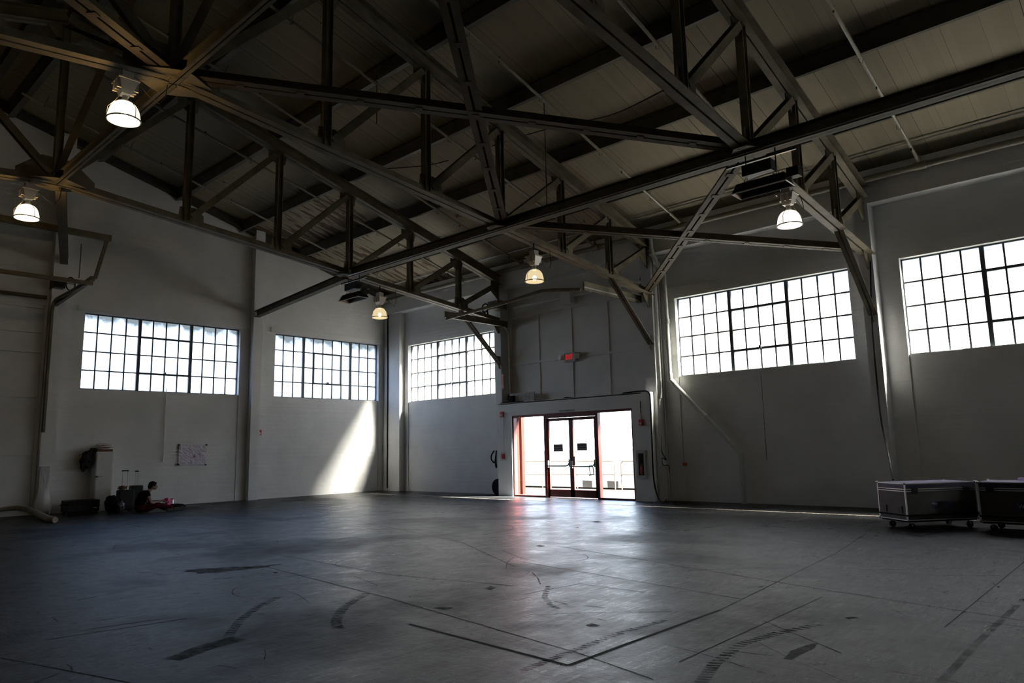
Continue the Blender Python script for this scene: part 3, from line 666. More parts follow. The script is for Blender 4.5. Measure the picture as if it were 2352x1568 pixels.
LG = [lamp(tuple(hit(284, 278, 'x', T[1])), 'brightest large pendant lamp at upper left under the gusset', DW, BW),
      lamp(tuple(hit(61, 502, 'x', T[0])), 'pendant lamp at the far left edge of the frame', DW, BW),
      lamp(tuple(hit(1814, 519, 'x', T[2])), 'pendant lamp beside the large heater at right', DP, BW),
      lamp(tuple(hit(1228, 647, 'x', T[1])), 'pendant lamp hanging above the entrance doors', DA, BA),
      lamp(tuple(hit(872, 730, 'x', T[0])), 'smallest pendant lamp in the room corner beside the small heater', DA, BA)]

LG[0].data.energy = 62; LG[1].data.energy = 55; LG[2].data.energy = 18; LG[2].data.color = (1, .8, .65)

# ------------------------------------------------------------------ heaters
MRIM = simple('rolled_rim', (.85, .82, .78), .5, 0)
MHT = simple('heater_black', (.012, .012, .013), .5, 0, .2); MREFL = simple('heater_reflector', (.42, .30, .22), .45, .3)
def heater(c, label, sc=1.0, rz=0):
    e = empty('radiant_heater', c, label, 'heater', 'gas radiant heaters'); x, y, z = c; L_, w0, w1, h = .48*sc, .09*sc, .19*sc, .19*sc
    mb = MB(); b0 = [(x-L_, y-w1, z), (x+L_, y-w1, z), (x+L_, y+w1, z), (x-L_, y+w1, z)]; t0 = [(x-L_*.88, y-w0, z+h), (x+L_*.88, y-w0, z+h), (x+L_*.88, y+w0, z+h), (x-L_*.88, y+w0, z+h)]
    vb = [mb.bm.verts.new(p) for p in b0]; vt = [mb.bm.verts.new(p) for p in t0]; mb.bm.faces.new(vt)
    for i in range(4): mb.bm.faces.new((vb[i], vb[(i+1) % 4], vt[(i+1) % 4], vt[i]))
    o = mb.build('hood', MHT, e, recalc=True); s = o.modifiers.new('s', 'SOLIDIFY'); s.thickness = .006
    mb = MB(); k_ = .985; vb = [mb.bm.verts.new(((p[0]-x)*k_+x, (p[1]-y)*k_+y, p[2]+.004)) for p in b0]; vt = [mb.bm.verts.new(((p[0]-x)*.97+x, (p[1]-y)*.97+y, p[2]-.012)) for p in t0]; mb.bm.faces.new(vt)
    for i in range(4): mb.bm.faces.new((vb[i], vb[(i+1) % 4], vt[(i+1) % 4], vt[i]))
    mb.build('reflector', MREFL, e)
    mb = MB(); q = .012
    for a, b_ in ((0, 1), (1, 2), (2, 3), (3, 0)): mb.tube([b0[a], b0[b_]], .011, 5)
    mb.build('hood_rim', MRIM, e)
    mb = MB(); mb.box(x-L_*.82, x+L_*.82, y-w0*.9, y+w0*.9, z+.10*sc, z+.13*sc); mb.build('burner', MREFL, e)
    mb = MB(); mb.box(x-.30, x+.22, y-.11, y+.11, z+h+.10, z+h+.30); mb.box(x+L_*.95, x+L_*.95+.20, y-.08, y+.08, z+.08, z+.24); mb.build('heater_casing', MHT, e)
    mb = MB()
    for s in (-1, 1):
        mb.tube([(x+s*L_*.6, y-.08, z+h), (x+s*L_*.55, y, z+h+.15), (x+s*L_*.6, y+.08, z+h)], .006, 4); mb.tube([(x+s*L_*.55, y, z+h+.1), (x+s*L_*.55, y, z+h+.5)], .012, 5)
    mb.box(x-.62, x+.62, y-.02, y+.02, z+h+.36, z+h+.40); mb.build('hanger', MDKMET, e)
    mb = MB(); mb.tube([(x-L_*.95, y, z+.1), (x-L_-.18, y, z+.12), (x-L_-.22, y, z+.2), (x-L_*.8, y-.02, z+h+.02), (x, y-.05, z+h+.05), (x+L_*.9, y-.05, z+h+.06), (x+L_+.25, y, z+h)], .01, 5); mb.build('gas_hose', MALU, e, smooth=True)
p = hit(1757, 446, 'x', 19.15)
heater((19.21, -6.68, 5.85), 'large black radiant heater hanging under the right truss node', 1.0)
heater((7.10, -6.65, 5.85), 'small black radiant heater hanging in the corner beside a lamp', 1.0)

# ------------------------------------------------------------------ drain pipe by the right entrance column
e = empty('drain_pipe', (13.4, -.2, 0), 'white drain pipe bending from column down across wall under fourth window', 'pipe')
pp = [(13.17, -.49, 7.62), (13.17, -.47, 7.12), (13.38, -.2, 6.5), (13.38, -.16, 3.42), (15.36, -.13, 1.3), (15.36, -.13, .0)]
MB().tube(pp[:3]+[pp[2]], .07, 12) if False else None
def pipe(mb, pts, r):
    for a, b_ in zip(pts, pts[1:]): mb.tube([a, b_], r, 14)
    for q in pts[1:-1]: mb.ball(q, r*1.12, n=14)
mb = MB(); pipe(mb, pp, .065); mb.build('pipe_run', MPIPEW, e, smooth=True)
def coupling(a, b_, t, r=.082, L_=.07):
    mb = MB()
    a, b_ = V(a), V(b_); d = (b_-a).normalized(); c = a+(b_-a)*t; mb.tube([c-d*L_, c+d*L_], r, 14); mb.build('coupling', MPIPEW, e, smooth=True)
for a, b_, t in ((0, 1, .9), (1, 2, .2), (1, 2, .85), (2, 3, .45), (2, 3, .965), (3, 4, .04), (3, 4, .5), (3, 4, .97), (4, 5, .07)): coupling(pp[a], pp[b_], t)
mb = MB(); mb.box(13.22, 13.56, -.03, 0, 5.72, 5.76); mb.box(14.2, 14.5, -.03, .03, 2.35, 2.39); mb.build('pipe_strap', MALU, e)

# ------------------------------------------------------------------ wall fittings
def horn(c, nrm, label):
    e = empty('fire_alarm', c, label, 'fire alarm', 'fire alarm strobes'); x, y, z = c
    R_ = V((nrm[1], -nrm[0], 0)); Nn = V(nrm)
    mb = MB(); mb.prof(V(c), V(c)+Nn*.05, [(-.07, .07, -.09, .09)]); mb.build('alarm_body', MREDS, e)
    mb = MB(); mb.prof(V(c)+Nn*.05-V((0, 0, .03)), V(c)+Nn*.075-V((0, 0, .03)), [(-.03, .03, -.03, .03)]); mb.build('strobe', MWHITE, e)
c = hit(595, 993, 'x', .003); horn(tuple(c), (1, 0, 0), 'red fire alarm strobe on the pilaster between the left windows')
mb = MB(); mb.tube([c+V((.02, 0, .08)), (c.x+.02, c.y+.03, 6.4)], .012, 6); tag(mb.build('conduit', MWHITE), 'white conduit rising from the fire alarm between the left windows', 'conduit')
c = hit(1154, 951.5, 'y', -.6); horn(tuple(c), (0, -1, 0), 'red fire alarm strobe left of the glass doors on the portal')
c2 = hit(1474, 970, 'y', -.6); horn(tuple(c2), (0, -1, 0), 'red fire alarm strobe right of the glass doors on the portal')
mb = MB(); mb.tube([c2+V((0, -.02, .07)), c2+V((-.01, -.02, .45)), c2+V((0, -.02, .62))], .012, 6); tag(mb.build('conduit', simple('old_wire', (.18, .12, .1), .6)), 'thin brown wire dropping to the alarm right of the doors', 'wire')
p = hit(1157, 1048, 'y', -.6)
mb = MB(); mb.tube([c+V((.05, -.02, .03)), (p.x+.03, -.62, p.z+.1)], .01, 6); tag(mb.build('conduit', MWHITE), 'white conduit between alarm and pull station on the portal', 'conduit')
e = empty('pull_station', p, 'fire alarm pull station in a clear cover left of the doors', 'alarm')
MB().box(p.x-.06, p.x+.06, -.645, -.6, p.z-.08, p.z+.08).build('station_body', MREDS, e); MB().box(p.x-.1, p.x+.12, -.66, -.6, p.z-.14, p.z+.14).build('clear_cover', MCLEAR, e)
MB().box(p.x-.1, p.x+.12, -.61, -.6, p.z-.14, p.z+.14).build('back_plate', MWHITE, e)
# exit sign
p = hit(1310, 820.5, 'y', -.1); e = empty('exit_sign', p, 'lit red EXIT sign with two emergency lamp heads above the doors', 'sign')
MB().box(p.x-.2, p.x+.22, -.16, -.045, p.z-.15, p.z+.15).build('sign_box', MEXITBOX, e)
text('EXIT', (p.x-.0, -.165, p.z-.0), .235, emis('exit_letter_glow', (.9, .02, .015), .8), (1, 0, 0), (0, 0, 1), e, ext=.003, sx=.62)
mb = MB()
for s in (-1, 1): mb.tube([(p.x+s*.3, -.10, p.z+.02), (p.x+s*.34, -.24, p.z+.02)], .085, 12)
mb.build('lamp_head', MWHITE, e)
# extinguisher arrow sign on the column
p = hit(1154.5, 876.5, 'y', -.406); e = empty('extinguisher_sign', p, 'narrow red fire extinguisher arrow sign on the column left of entrance', 'sign')
MB().box(p.x-.055, p.x+.055, -.408, -.40, p.z-.27, p.z+.27).build('plate', MREDS, e)
MB().prism([(p.x-.045, -.412, p.z-.16), (p.x, -.412, p.z-.24), (p.x+.045, -.412, p.z-.16), (p.x+.025, -.412, p.z-.16), (p.x+.025, -.412, p.z+.25), (p.x-.025, -.412, p.z+.25), (p.x-.025, -.412, p.z-.16)], (0, .003, 0)).build('arrow', MCREAM, e)
text('FIRE EXTINGUISHER', (p.x, -.4135, p.z+.05), .052, MREDS, (0, 0, -1), (1, 0, 0), e, ext=.0006, sx=.62)
# extinguisher cabinet
p = hit(1475, 1066, 'y', -.6); e = empty('extinguisher_cabinet', p, 'grey fire extinguisher cabinet right of the glass doors', 'cabinet')
w, h_ = .155, .40
mb = MB(); mb.box(p.x-w, p.x-w+.06, -.66, -.6, p.z-h_, p.z+h_); mb.box(p.x+w-.06, p.x+w, -.66, -.6, p.z-h_, p.z+h_); mb.box(p.x-w+.06, p.x+w-.06, -.66, -.6, p.z+h_-.09, p.z+h_); mb.box(p.x-w+.06, p.x+w-.06, -.66, -.6, p.z-h_, p.z-h_+.09); mb.build('cabinet_frame', simple('cabinet_grey', (.42, .44, .46), .4), e)
MB().box(p.x-w+.06, p.x+w-.06, -.61, -.6, p.z-h_+.09, p.z+h_-.09).build('cabinet_back', MBLACK, e)
MB().box(p.x-w+.05, p.x+w-.05, -.65, -.645, p.z-h_+.08, p.z+h_-.08).build('glass', MCLEAR, e)
mb = MB(); mb.lathe([(.001, 0), (.04, .01), (.042, .2), (.02, .26), (.015, .31), (.001, .31)], (p.x, -.63, p.z-h_+.1), 12); tag(mb.build('fire_extinguisher', MREDS, smooth=True), 'small red fire extinguisher inside the wall cabinet', 'extinguisher')
# exit-panel black vent on the wall right above the overhead door
p0, p1 = hit(1470, 637, 'y', -.01), hit(1481, 660, 'y', -.01)
tag(MB().box(p0.x, p0.x+.28, -.03, 0, p1.z, p0.z).build('wall_vent', MBLACK), 'small dark opening high on the wall beside the entrance column', 'vent')
# cable loops and board on top of the portal
p = hit(1208, 911, 'y', -.3)
mb = MB(); mb.box(7.25, 8.35, -.36, -.32, 3.09, 3.42); tag(mb.build('board', simple('flaking_white_board', (.55, .55, .53), .7, noise=.4, nscale=8)), 'flaking white board lying on edge on top of the portal', 'board')
mb = MB(); mb.box(7.35, 7.5, -.5, -.38, 3.09, 3.33); tag(mb.build('black_box', MBLACK), 'small black box in front of the white board on the portal', 'box')
def cable(name, pts, r, label, mat=None, cat='cable'):
    mb = MB(); P = [V(p) for p in pts]; Q = []
    for i in range(len(P)-1):
        a, b_, c_, d_ = P[max(i-1, 0)], P[i], P[i+1], P[min(i+2, len(P)-1)]
        for k in range(5):
            t = k/5; Q.append(.5*((2*b_)+(-a+c_)*t+(2*a-5*b_+4*c_-d_)*t*t+(-a+3*b_-3*c_+d_)*t**3))
    Q.append(P[-1]); mb.tube(Q, r, 6); return tag(mb.build(name, mat or MBLACK, smooth=True), label, cat)
cable('cable', [(6.8, -.45, 3.0), (6.95, -.5, 3.1), (7.2, -.5, 3.12), (7.6, -.45, 3.12), (8.0, -.5, 3.11), (7.5, -.55, 3.11), (7.2, -.4, 3.2), (7.15, -.3, 3.4)], .02, 'tangle of black cable on the left end of the portal top')
cable('cable', [hit(1291, 917, 'y', -.5), hit(1300, 913, 'y', -.5), hit(1310, 913, 'y', -.45), hit(1318, 914, 'y', -.5), hit(1305, 916, 'y', -.4), hit(1296, 917, 'y', -.5)], .022, 'short black cable coil on the middle of the portal top')
cable('cable', [hit(1430, 903, 'y', -.5), hit(1470, 898, 'y', -.55), hit(1490, 901, 'y', -.62), hit(1494, 925, 'y', -.64), hit(1497, 1000, 'y', -.64), hit(1500, 1080, 'y', -.64), hit(1506, 1125, 'y', -.66), fl(1520, 1156)+V((0, 0, .03)), fl(1550, 1158)+V((0, 0, .02))], .022, 'thick black cable running over the portal and down its right side')
cable('cable', [hit(1513, 940, 'y', -.28), hit(1518, 1000, 'y', -.28), hit(1520, 1035, 'y', -.3), hit(1526, 1048, 'y', -.32), hit(1530, 1056, 'y', -.3), hit(1521, 1052, 'y', -.3), hit(1523, 1068, 'y', -.28), hit(1536, 1070, 'y', -.05), hit(1535, 1100, 'y', -.05), hit(1532, 1140, 'y', -.05), fl(1528, 1152)+V((0, 0, .01))], .012, 'thin tangled cable on the wall right of the entrance column')
tag(MB().box(13.55, 13.68, -.03, .0, .98, 1.06).build('orange_plug', simple('orange_plastic', (.6, .1, .03), .5)), 'small orange plug on the cable right of the entrance', 'plug')
cable('cable', [hit(1135, 1035, 'y', -.3), hit(1129, 1045, 'y', -.3), hit(1129, 1055, 'y', -.3), hit(1136, 1062, 'y', -.3), hit(1139, 1045, 'y', -.3), hit(1140, 1035, 'y', -.3), hit(1138, 1065, 'y', -.3), hit(1141, 1072, 'y', -.3), hit(1143, 1040, 'y', -.3)], .025, 'coiled black cable hanging on the wall left of the portal')
cable('cable', [hit(1999, 600, 'y', -.46), hit(2004, 755, 'y', -.46), hit(2022, 950, 'y', -.5), hit(2040, 1040, 'y', -1.2), hit(2051, 1102, 'y', -3.2)], .018, 'black cable hanging from the right truss down behind the road case')
p = fl(1140, 1140); mb = MB(); c = V((6.75, -.42, .28)); mb.tube([c+V((0, -.11, 0)), c+V((0, .11, 0))], .28, 20); tag(mb.build('cable_reel', MBLACK, smooth=True), 'black round reel leaning behind the left side of the portal', 'reel')
# white conduits on the entrance column
mb = MB(); mb.box(13.06, 13.09, -.3, -.14, 2.9, 7.1); mb.tube([(13.09, -.06, 0), (13.09, -.06, 7.1)], .02, 6); tag(mb.build('wall_channel', MWHITE), 'white vertical channel on the side of the entrance column', 'conduit')
mb = MB(); mb.tube([(.3, -.02-.25, .1), (.3, -.27, 7.6)], .03, 8); tag(mb.build('corner_pipe', MDKMET), 'dark vertical pipe in the room corner', 'pipe')
p = hit(1518, 1152, 'y', -.28); mb = MB(); mb.box(13.0, 13.08, -.46, -.40, .0, 2.2); tag(mb.build('wire_duct', MGREYP), 'low grey wire duct at the foot of the entrance column', 'conduit')
cable('cable', [hit(870, 388, 'x', 9), hit(990, 378, 'x', 9.5), hit(1100, 345, 'x', 11), hit(1250, 298, 'x', 13.5), hit(1400, 265, 'x', 15.5), hit(1523, 208, 'x', 18.9)], .012, 'thin wires slung between the middle and right trusses')
for px, y0, y1, xx, l in ((1122, 60, 245, 12.4, 'thin rod hanging from the roof above the middle truss node'), (1249, 226, 500, 14.2, 'thin drop wire below a branch pipe right of the middle truss'), (867, 0, 285, 11.2, 'long thin wire hanging near the middle of the roof')):
    a, b_ = hit(px, y0, 'x', xx), hit(px, y1, 'x', xx); mb = MB(); mb.tube([a, (a.x, a.y, b_.z)], .012, 5); tag(mb.build('drop_rod', MDKMET), l, 'rod')
p = hit(795, 212, 'x', 18); 
# pole / cord below windows
mb = MB(); mb.tube([(.0, -8.93, 3.75), (.02, -8.92, 1.4)], .012, 6); mb.box(0, .05, -8.95, -8.89, 1.38, 1.45); tag(mb.build('window_pole', MWHITE), 'thin operating rod hanging below the first left window', 'rod')
a = hit(1748, 850, 'y', -.02); b_ = hit(1762, 1056, 'y', -.02); mb = MB(); mb.tube([(a.x, -.12, 4.15), a+V((0, -.02, 0)), b_+V((0, -.02, 0))], .007, 5); tag(mb.build('hanging_cord', MDKMET), 'thin cord hanging from the fourth window sash', 'cord')

# ------------------------------------------------------------------ things along the left wall
# paper plan
P00, P10, P01, P11 = hit(411, 1021.5, 'x', .012), hit(474, 1021.5, 'x', .012), hit(409.5, 1066.5, 'x', .012), hit(472, 1067, 'x', .012)
e = empty('floor_plan_poster', (.01, (P00.y+P10.y)/2, P01.z), 'crumpled white paper plan taped to the wall right of the seated person', 'poster')
mb = MB(); n = 14; g = [[None]*(n+1) for _ in range(n+1)]
for i in range(n+1):
    for j in range(n+1):
        a = P00.lerp(P10, i/n); b_ = P01.lerp(P11, i/n); q = a.lerp(b_, j/n); g[i][j] = mb.bm.verts.new((.008+.012*random.random()+.01*math.sin(i*.9+j*.5), q.y, q.z))
for i in range(n):
    for j in range(n): mb.bm.faces.new((g[i][j], g[i+1][j], g[i+1][j+1], g[i][j+1]))
o = mb.build('paper', simple('paper_white', (.66, .62, .72), .8), e); s = o.modifiers.new('s', 'SOLIDIFY'); s.thickness = .001
mb = MB(); yc, zc = (P00.y+P10.y)/2, (P00.z+P01.z)/2
for y0, y1, z0, z1 in ((yc+.0, yc+.26, zc+.13, zc+.135), (yc+.26, yc+.265, zc-.18, zc+.13), (yc+.0, yc+.005, zc-.12, zc+.1), (yc-.02, yc+.2, zc-.02, zc-.015), (yc-.1, yc+.02, zc-.27, zc-.26), (yc+.06, yc+.16, zc-.27, zc-.26), (yc+.33, yc+.36, zc-.2, zc-.18), (yc+.33, yc+.36, zc-.05, zc-.03), (yc+.33, yc+.36, zc+.1, zc+.12)): mb.box(.03, .032, y0, y1, z0, z1)
mb.build('plan_lines', simple('plan_ink', (.25, .2, .35), .8), e)
MB().prism([(.031, yc+.02, zc-.1), (.031, yc+.09, zc-.1), (.031, yc+.05, zc+.02)], (.002, 0, 0)).build('plan_mark', simple('plan_violet', (.35, .08, .3), .8), e)
mb = MB()
for q in (P00, P10, P01, P11): mb.box(.0, .03, q.y-.03, q.y+.03, q.z-.02, q.z+.02)
mb.build('tape', MBLACK, e)
# locker
ly0, ly1 = -11.0, -10.53
e = empty('locker', (.22, (ly0+ly1)/2, 0), 'tall narrow white metal locker standing against the left wall', 'locker')
MB().box(.02, .42, ly0, ly1, 0, 1.73).build('locker_body', MLOCK, e, bevel=.005)
dr = MB().box(.42, .435, ly0+.03, ly1-.02, .06, 1.70).build('locker_door', MLOCK, e)
mb = MB(); mb.box(.435, .455, ly0+.0, ly0+.07, .98, 1.03); mb.box(.435, .45, ly0+.04, ly0+.2, 1.0, 1.012); mb.build('latch', MDKMET, dr)
mb = MB()
for z in (.55, 1.32): mb.box(.435, .445, ly1-.06, ly1-.02, z-.06, z+.06)
mb.box(.436, .440, ly0+.18, ly0+.32, 1.52, 1.525); mb.box(.436, .440, ly0+.18, ly0+.32, 1.60, 1.605); mb.build('hinge', MALU, dr)
# things on the locker
def blob(mb, c, r, sc, seed, amp=.25, n=36, rot=0):
    rnd = random.Random(seed); ph = [rnd.uniform(0, 6.28) for _ in range(8)]
    st = len(mb.bm.verts); m = Matrix.Translation(V(c)) @ Matrix.Rotation(rot, 4, 'X')
    r_ = bmesh.ops.create_uvsphere(mb.bm, u_segments=n, v_segments=n*2//3, radius=1)
    for v in r_['verts']:
        d = v.co.normalized(); k = 1+amp*(math.sin(5*d.x+ph[0])*math.sin(4*d.y+ph[1])+.6*math.sin(9*d.z+ph[2]+3*d.x)+.35*math.sin(14*d.y+ph[3]+6*d.z))
        v.co = m @ V((d.x*r*sc[0]*k, d.y*r*sc[1]*k, d.z*r*sc[2]*k))
mb = MB(); blob(mb, (.25, -10.75, 1.90), .2, (.7, 1.1, .38), 3, .22); tag(mb.build('plastic_bag', simple('bag_white', (.62, .55, .55), .35), smooth=True), 'crumpled white plastic bag on top of the locker', 'bag')
mb = MB(); mb.box(.05, .4, ly0+.03, ly1-.02, 1.73, 1.80); tag(mb.build('wooden_box', simple('rust_wood', (.14, .045, .02), .7)), 'flat reddish brown box on top of the locker under the bag', 'box')
mb = MB(); blob(mb, (.28, -11.18, 1.50), .22, (.6, .8, 1.35), 5, .18, rot=-.35); blob(mb, (.25, -10.98, 1.76), .14, (.9, 1.2, .5), 6, .2); tag(mb.build('jacket', simple('black_cloth', (.012, .011, .012), .9), smooth=True), 'black jacket hanging over the left side of the locker', 'jacket')
# black hard suitcase lying down
MSUIT = simple('suitcase_black', (.006, .006, .0065), .5, 0, .25)
e = empty('suitcase', (.85, -11.45, 0), 'large black ribbed suitcase lying flat left of the locker', 'suitcase')
mb = MB(); mb.box(.55, 1.15, -11.87, -11.05, .06, .38)
for k in range(6): mb.box(.54, 1.16, -11.75+k*.12, -11.71+k*.12, .2, .386)
mb.build('shell', MSUIT, e, bevel=.03)
MB().box(.54, 1.16, -11.88, -11.04, .205, .22).build('zip_seam', MDKMET, e)
mb = MB(); mb.tube([(1.1, -11.86, .3), (1.1, -11.98, .29), (1.0, -12.0, .27)], .02, 6); mb.build('handle', MSUIT, e)
mb = MB()
for y in (-11.8, -11.12): mb.tube([(1.1, y-.025, .035), (1.1, y+.025, .035)], .035, 12); mb.tube([(.6, y-.025, .035), (.6, y+.025, .035)], .035, 12)
mb.build('wheel', MBLACK, e)
MB().box(1.15, 1.165, -11.22, -11.12, .15, .175).build('badge', MALU, e)
# upright trolley suitcases
def trolley(c, w, d, h, hh, label, hw, rot):
    x, y = c; e = empty('trolley_suitcase', (x, y, 0), label, 'suitcase', 'upright trolley suitcases')
    MB().box(x-d/2, x+d/2, y-w/2, y+w/2, .04, h).build('shell', MSUIT, e, bevel=.03)
    MB().box(x+d/2, x+d/2+.03, y-w/2+.05, y+w/2-.05, .12, h*.6).build('front_pocket', MSUIT, e, bevel=.01)
    mb = MB()
    for s in (-1, 1):
        if rot: mb.tube([(x+s*hw, y, h-.05), (x+s*hw, y, hh)], .008, 6)
        else: mb.tube([(x-d/2+.03, y+s*hw, h-.05), (x-d/2+.03, y+s*hw, hh)], .008, 6)
    mb.build('telescopic_rail', MCHROME, e)
    if rot: MB().box(x-hw-.02, x+hw+.02, y-.02, y+.02, hh-.005, hh+.03).build('grip', MBLACK, e, bevel=.006)
    else: MB().box(x-d/2, x-d/2+.05, y-hw-.02, y+hw+.02, hh-.005, hh+.03).build('grip', MBLACK, e, bevel=.006)
    mb = MB()
    for s in (-1, 1): mb.tube([(x-d/2+.05, y+s*(w/2-.06)-.02, .035), (x-d/2+.05, y+s*(w/2-.06)+.02, .035)], .035, 10)
    mb.build('wheel', MBLACK, e)
trolley((1.35, -10.46), .42, .26, .62, 1.15, 'black trolley suitcase with raised handle nearest the locker', .07, False)
trolley((1.0, -10.05), .32, .30, .72, 1.12, 'black trolley suitcase directly behind the seated person', .09, True)
mb = MB(); blob(mb, (1.55, -10.86, .23), .26, (.62, .75, .98), 11, .08, rot=.22); tag(mb.build('backpack', simple('backpack_black', (.006, .006, .007), .9, 0, .1), smooth=True), 'slumped black backpack leaning against the trolley suitcase', 'backpack')
mb = MB(); blob(mb, (1.75, -10.70, .16), .13, (.5, .7, 1.2), 12, .2); tag(mb.build('clear_bag', simple('grey_bag', (.10, .10, .13), .3), smooth=True), 'grey crinkled bag in front of the black backpack', 'bag')
mb = MB(); blob(mb, (1.35, -10.55, .68), .08, (.9, 1.3, .7), 13, .3); tag(mb.build('cloth_bundle', simple('brown_cloth', (.12, .06, .04), .8), smooth=True), 'small brown and white bundle on top of the trolley suitcase', 'bundle')

# seated person facing right
px_, py_ = 2.4, -10.2
MSKIN = simple('skin', (.20, .115, .08), .6); MSHIRT = simple('black_tshirt', (.005, .005, .006), 1, 0, .05); MTROU = simple('maroon_trousers', (.05, .007, .011), 1, 0, .1); MHAIR = simple('dark_hair', (.006, .004, .004), .9, 0, .1); MSHOE = simple('grey_shoes', (.05, .048, .045), .8)
PE = empty('person', (px_, py_, 0), 'person in black t-shirt and maroon trousers sitting on floor, head bent over their hands', 'person')
def skin(name, verts, edges, mat, parent, sub=2, root=0):
    me = bpy.data.meshes.new(name); base = V((px_, py_, 0))
    me.from_pydata([V(v[:3]) for v in verts], [], []); me.clear_geometry(); me.from_pydata([V(v[:3]) for v in verts], edges, [])
    o = bpy.data.objects.new(name, me); COL.objects.link(o); o.parent = parent
    m = o.modifiers.new('skin', 'SKIN'); me.materials.append(mat); m.use_smooth_shade = True
    if not me.skin_vertices: 
        bpy.context.view_layer.objects.active = o
        me.attributes
    for i, v in enumerate(verts):
        r = v[3]; me.skin_vertices[0].data[i].radius = (r, v[4] if len(v) > 4 else r)
    me.skin_vertices[0].data[root].use_root = True
    s = o.modifiers.new('sub', 'SUBSURF'); s.levels = sub; s.render_levels = sub
    return o
# local frame: +y is forward, x toward camera side (right in world x)
body = [(0, -.20, .13, .15), (0, -.22, .26, .145), (0, -.17, .42, .145), (0, -.09, .53, .12), (0, -.01, .60, .055), (0, .055, .655, .05),      # pelvis..neck..head base
        (.15, -.10, .53, .065), (.24, -.07, .38, .055), (.22, -.02, .27, .045), (.12, .18, .27, .036), (.05, .28, .29, .028), (.03, .34, .30, .026),  # near arm
        (-.15, -.10, .53, .065), (-.24, -.05, .40, .055), (-.23, .0, .29, .045), (-.13, .2, .29, .036), (-.06, .29, .30, .028), (-.04, .34, .31, .026)]
be = [(0, 1), (1, 2), (2, 3), (3, 4), (4, 5), (3, 6), (6, 7), (7, 8), (8, 9), (9, 10), (10, 11), (3, 12), (12, 13), (13, 14), (14, 15), (15, 16), (16, 17)]
skin('body', body, be, MSKIN, PE)
shirt = [(0, -.21, .15, .155), (0, -.23, .27, .155), (0, -.18, .42, .16), (0, -.10, .52, .14), (0, -.04, .575, .07), (.15, -.10, .53, .085), (.235, -.08, .42, .078), (-.15, -.10, .53, .085), (-.235, -.07, .43, .078)]
skin('tshirt', shirt, [(0, 1), (1, 2), (2, 3), (3, 4), (3, 5), (5, 6), (3, 7), (7, 8)], MSHIRT, PE)
tro = [(0, -.14, .12, .12), (.11, -.05, .12, .10), (.20, .20, .21, .082), (.14, .46, .14, .062), (.05, .70, .07, .05), (-.11, -.05, .12, .10), (-.25, .18, .26, .082), (-.16, .36, .14, .065), (.06, .47, .06, .05)]
MB().ball(V((px_, py_-.19, .145)), .165, (1.05, 1, .88), 20).build('trouser_seat', MTROU, PE, smooth=True)
skin('trousers', tro, [(0, 1), (1, 2), (2, 3), (3, 4), (0, 5), (5, 6), (6, 7), (7, 8)], MTROU, PE)
mb = MB(); O = V((px_, py_, 0))
mb.ball(O+V((.0, .095, .735)), .098, (.80, 1.0, 1.12), 20)   # skull
mb.ball(O+V((0, .15, .685)), .06, (.85, .9, 1.1), 14)  # jaw and face
mb.prism([O+V((-.018, .20, .685)), O+V((.018, .20, .685)), O+V((.006, .197, .74)), O+V((-.006, .197, .74))], (0, .024, -.012))
mb.ball(O+V((.082, .08, .72)), .022, (.4, .8, 1.3), 8); mb.ball(O+V((-.082, .08, .72)), .022, (.4, .8, 1.3), 8)
mb.tube([O+V((0, 0, .60)), O+V((0, .07, .68))], [.055, .052], 12)
hd = mb.build('head', MSKIN, PE, smooth=True)
mb = MB(); mb.ball(O+V((0, .08, .765)), .107, (.84, .98, .95), 20); mb.ball(O+V((0, .02, .72)), .08, (.9, .7, 1.1), 14); mb.ball(O+V((0, .15, .80)), .055, (1.1, .9, .7), 12); mb.build('hair', MHAIR, PE, smooth=True)
mb = MB()
for s in (-1, 1): mb.ball(O+V((s*.032, .193, .718)), .009, (1.3, .6, .8), 8)
mb.tube([O+V((-.02, .20, .655)), O+V((.02, .20, .655))], .004, 5); mb.build('facial_features', simple('eye_dark', (.02, .01, .01), .4), hd)
# hands with fingers
for s, base in ((1, V((.03, .35, .30))), (-1, V((-.04, .35, .31)))):
    vs = [(base.x, base.y-.03, base.z, .024), (base.x, base.y+.02, base.z, .03, .016), (base.x, base.y+.05, base.z-.005, .026, .014)]; ed = [(0, 1), (1, 2)]
    for k in range(4):
        fx = (k-1.5)*.018; L_ = (.062, .075, .07, .055)[k]; i = len(vs)
        vs += [(base.x+fx, base.y+.07, base.z-.008, .0085), (base.x+fx-s*.012, base.y+.07+L_*.5, base.z-.025, .008), (base.x+fx-s*.02, base.y+.065+L_*.6, base.z-.05, .007)]; ed += [(2, i), (i, i+1), (i+1, i+2)]
    i = len(vs); vs += [(base.x-s*.034, base.y+.03, base.z+.008, .009), (base.x-s*.05, base.y+.065, base.z-.005, .008)]; ed += [(1, i), (i, i+1)]
    skin('hand', vs, ed, MSKIN, PE, 1)
mb = MB(); mb.box(px_+.0, px_+.28-.2, py_+.68, py_+.95, 0, .09); mb.ball(O+V((.04, .93, .06)), .055, (1, 1.2, .9), 12); mb.build('shoe', MSHOE, PE, bevel=.02)
mb = MB(); mb.box(px_+.08, px_+.17, py_+.46, py_+.64, 0, .09); mb.build('shoe', MSHOE, PE, bevel=.02)
mb = MB(); mb.prism([(px_-.03, py_+.37, .22), (px_+.06, py_+.37, .22), (px_+.06, py_+.47, .26), (px_-.03, py_+.47, .26)], (0, 0, .012)); tag(mb.build('phone', simple('phone_white', (.5, .5, .52), .3)), 'small white object held in the hands of the seated person', 'phone')
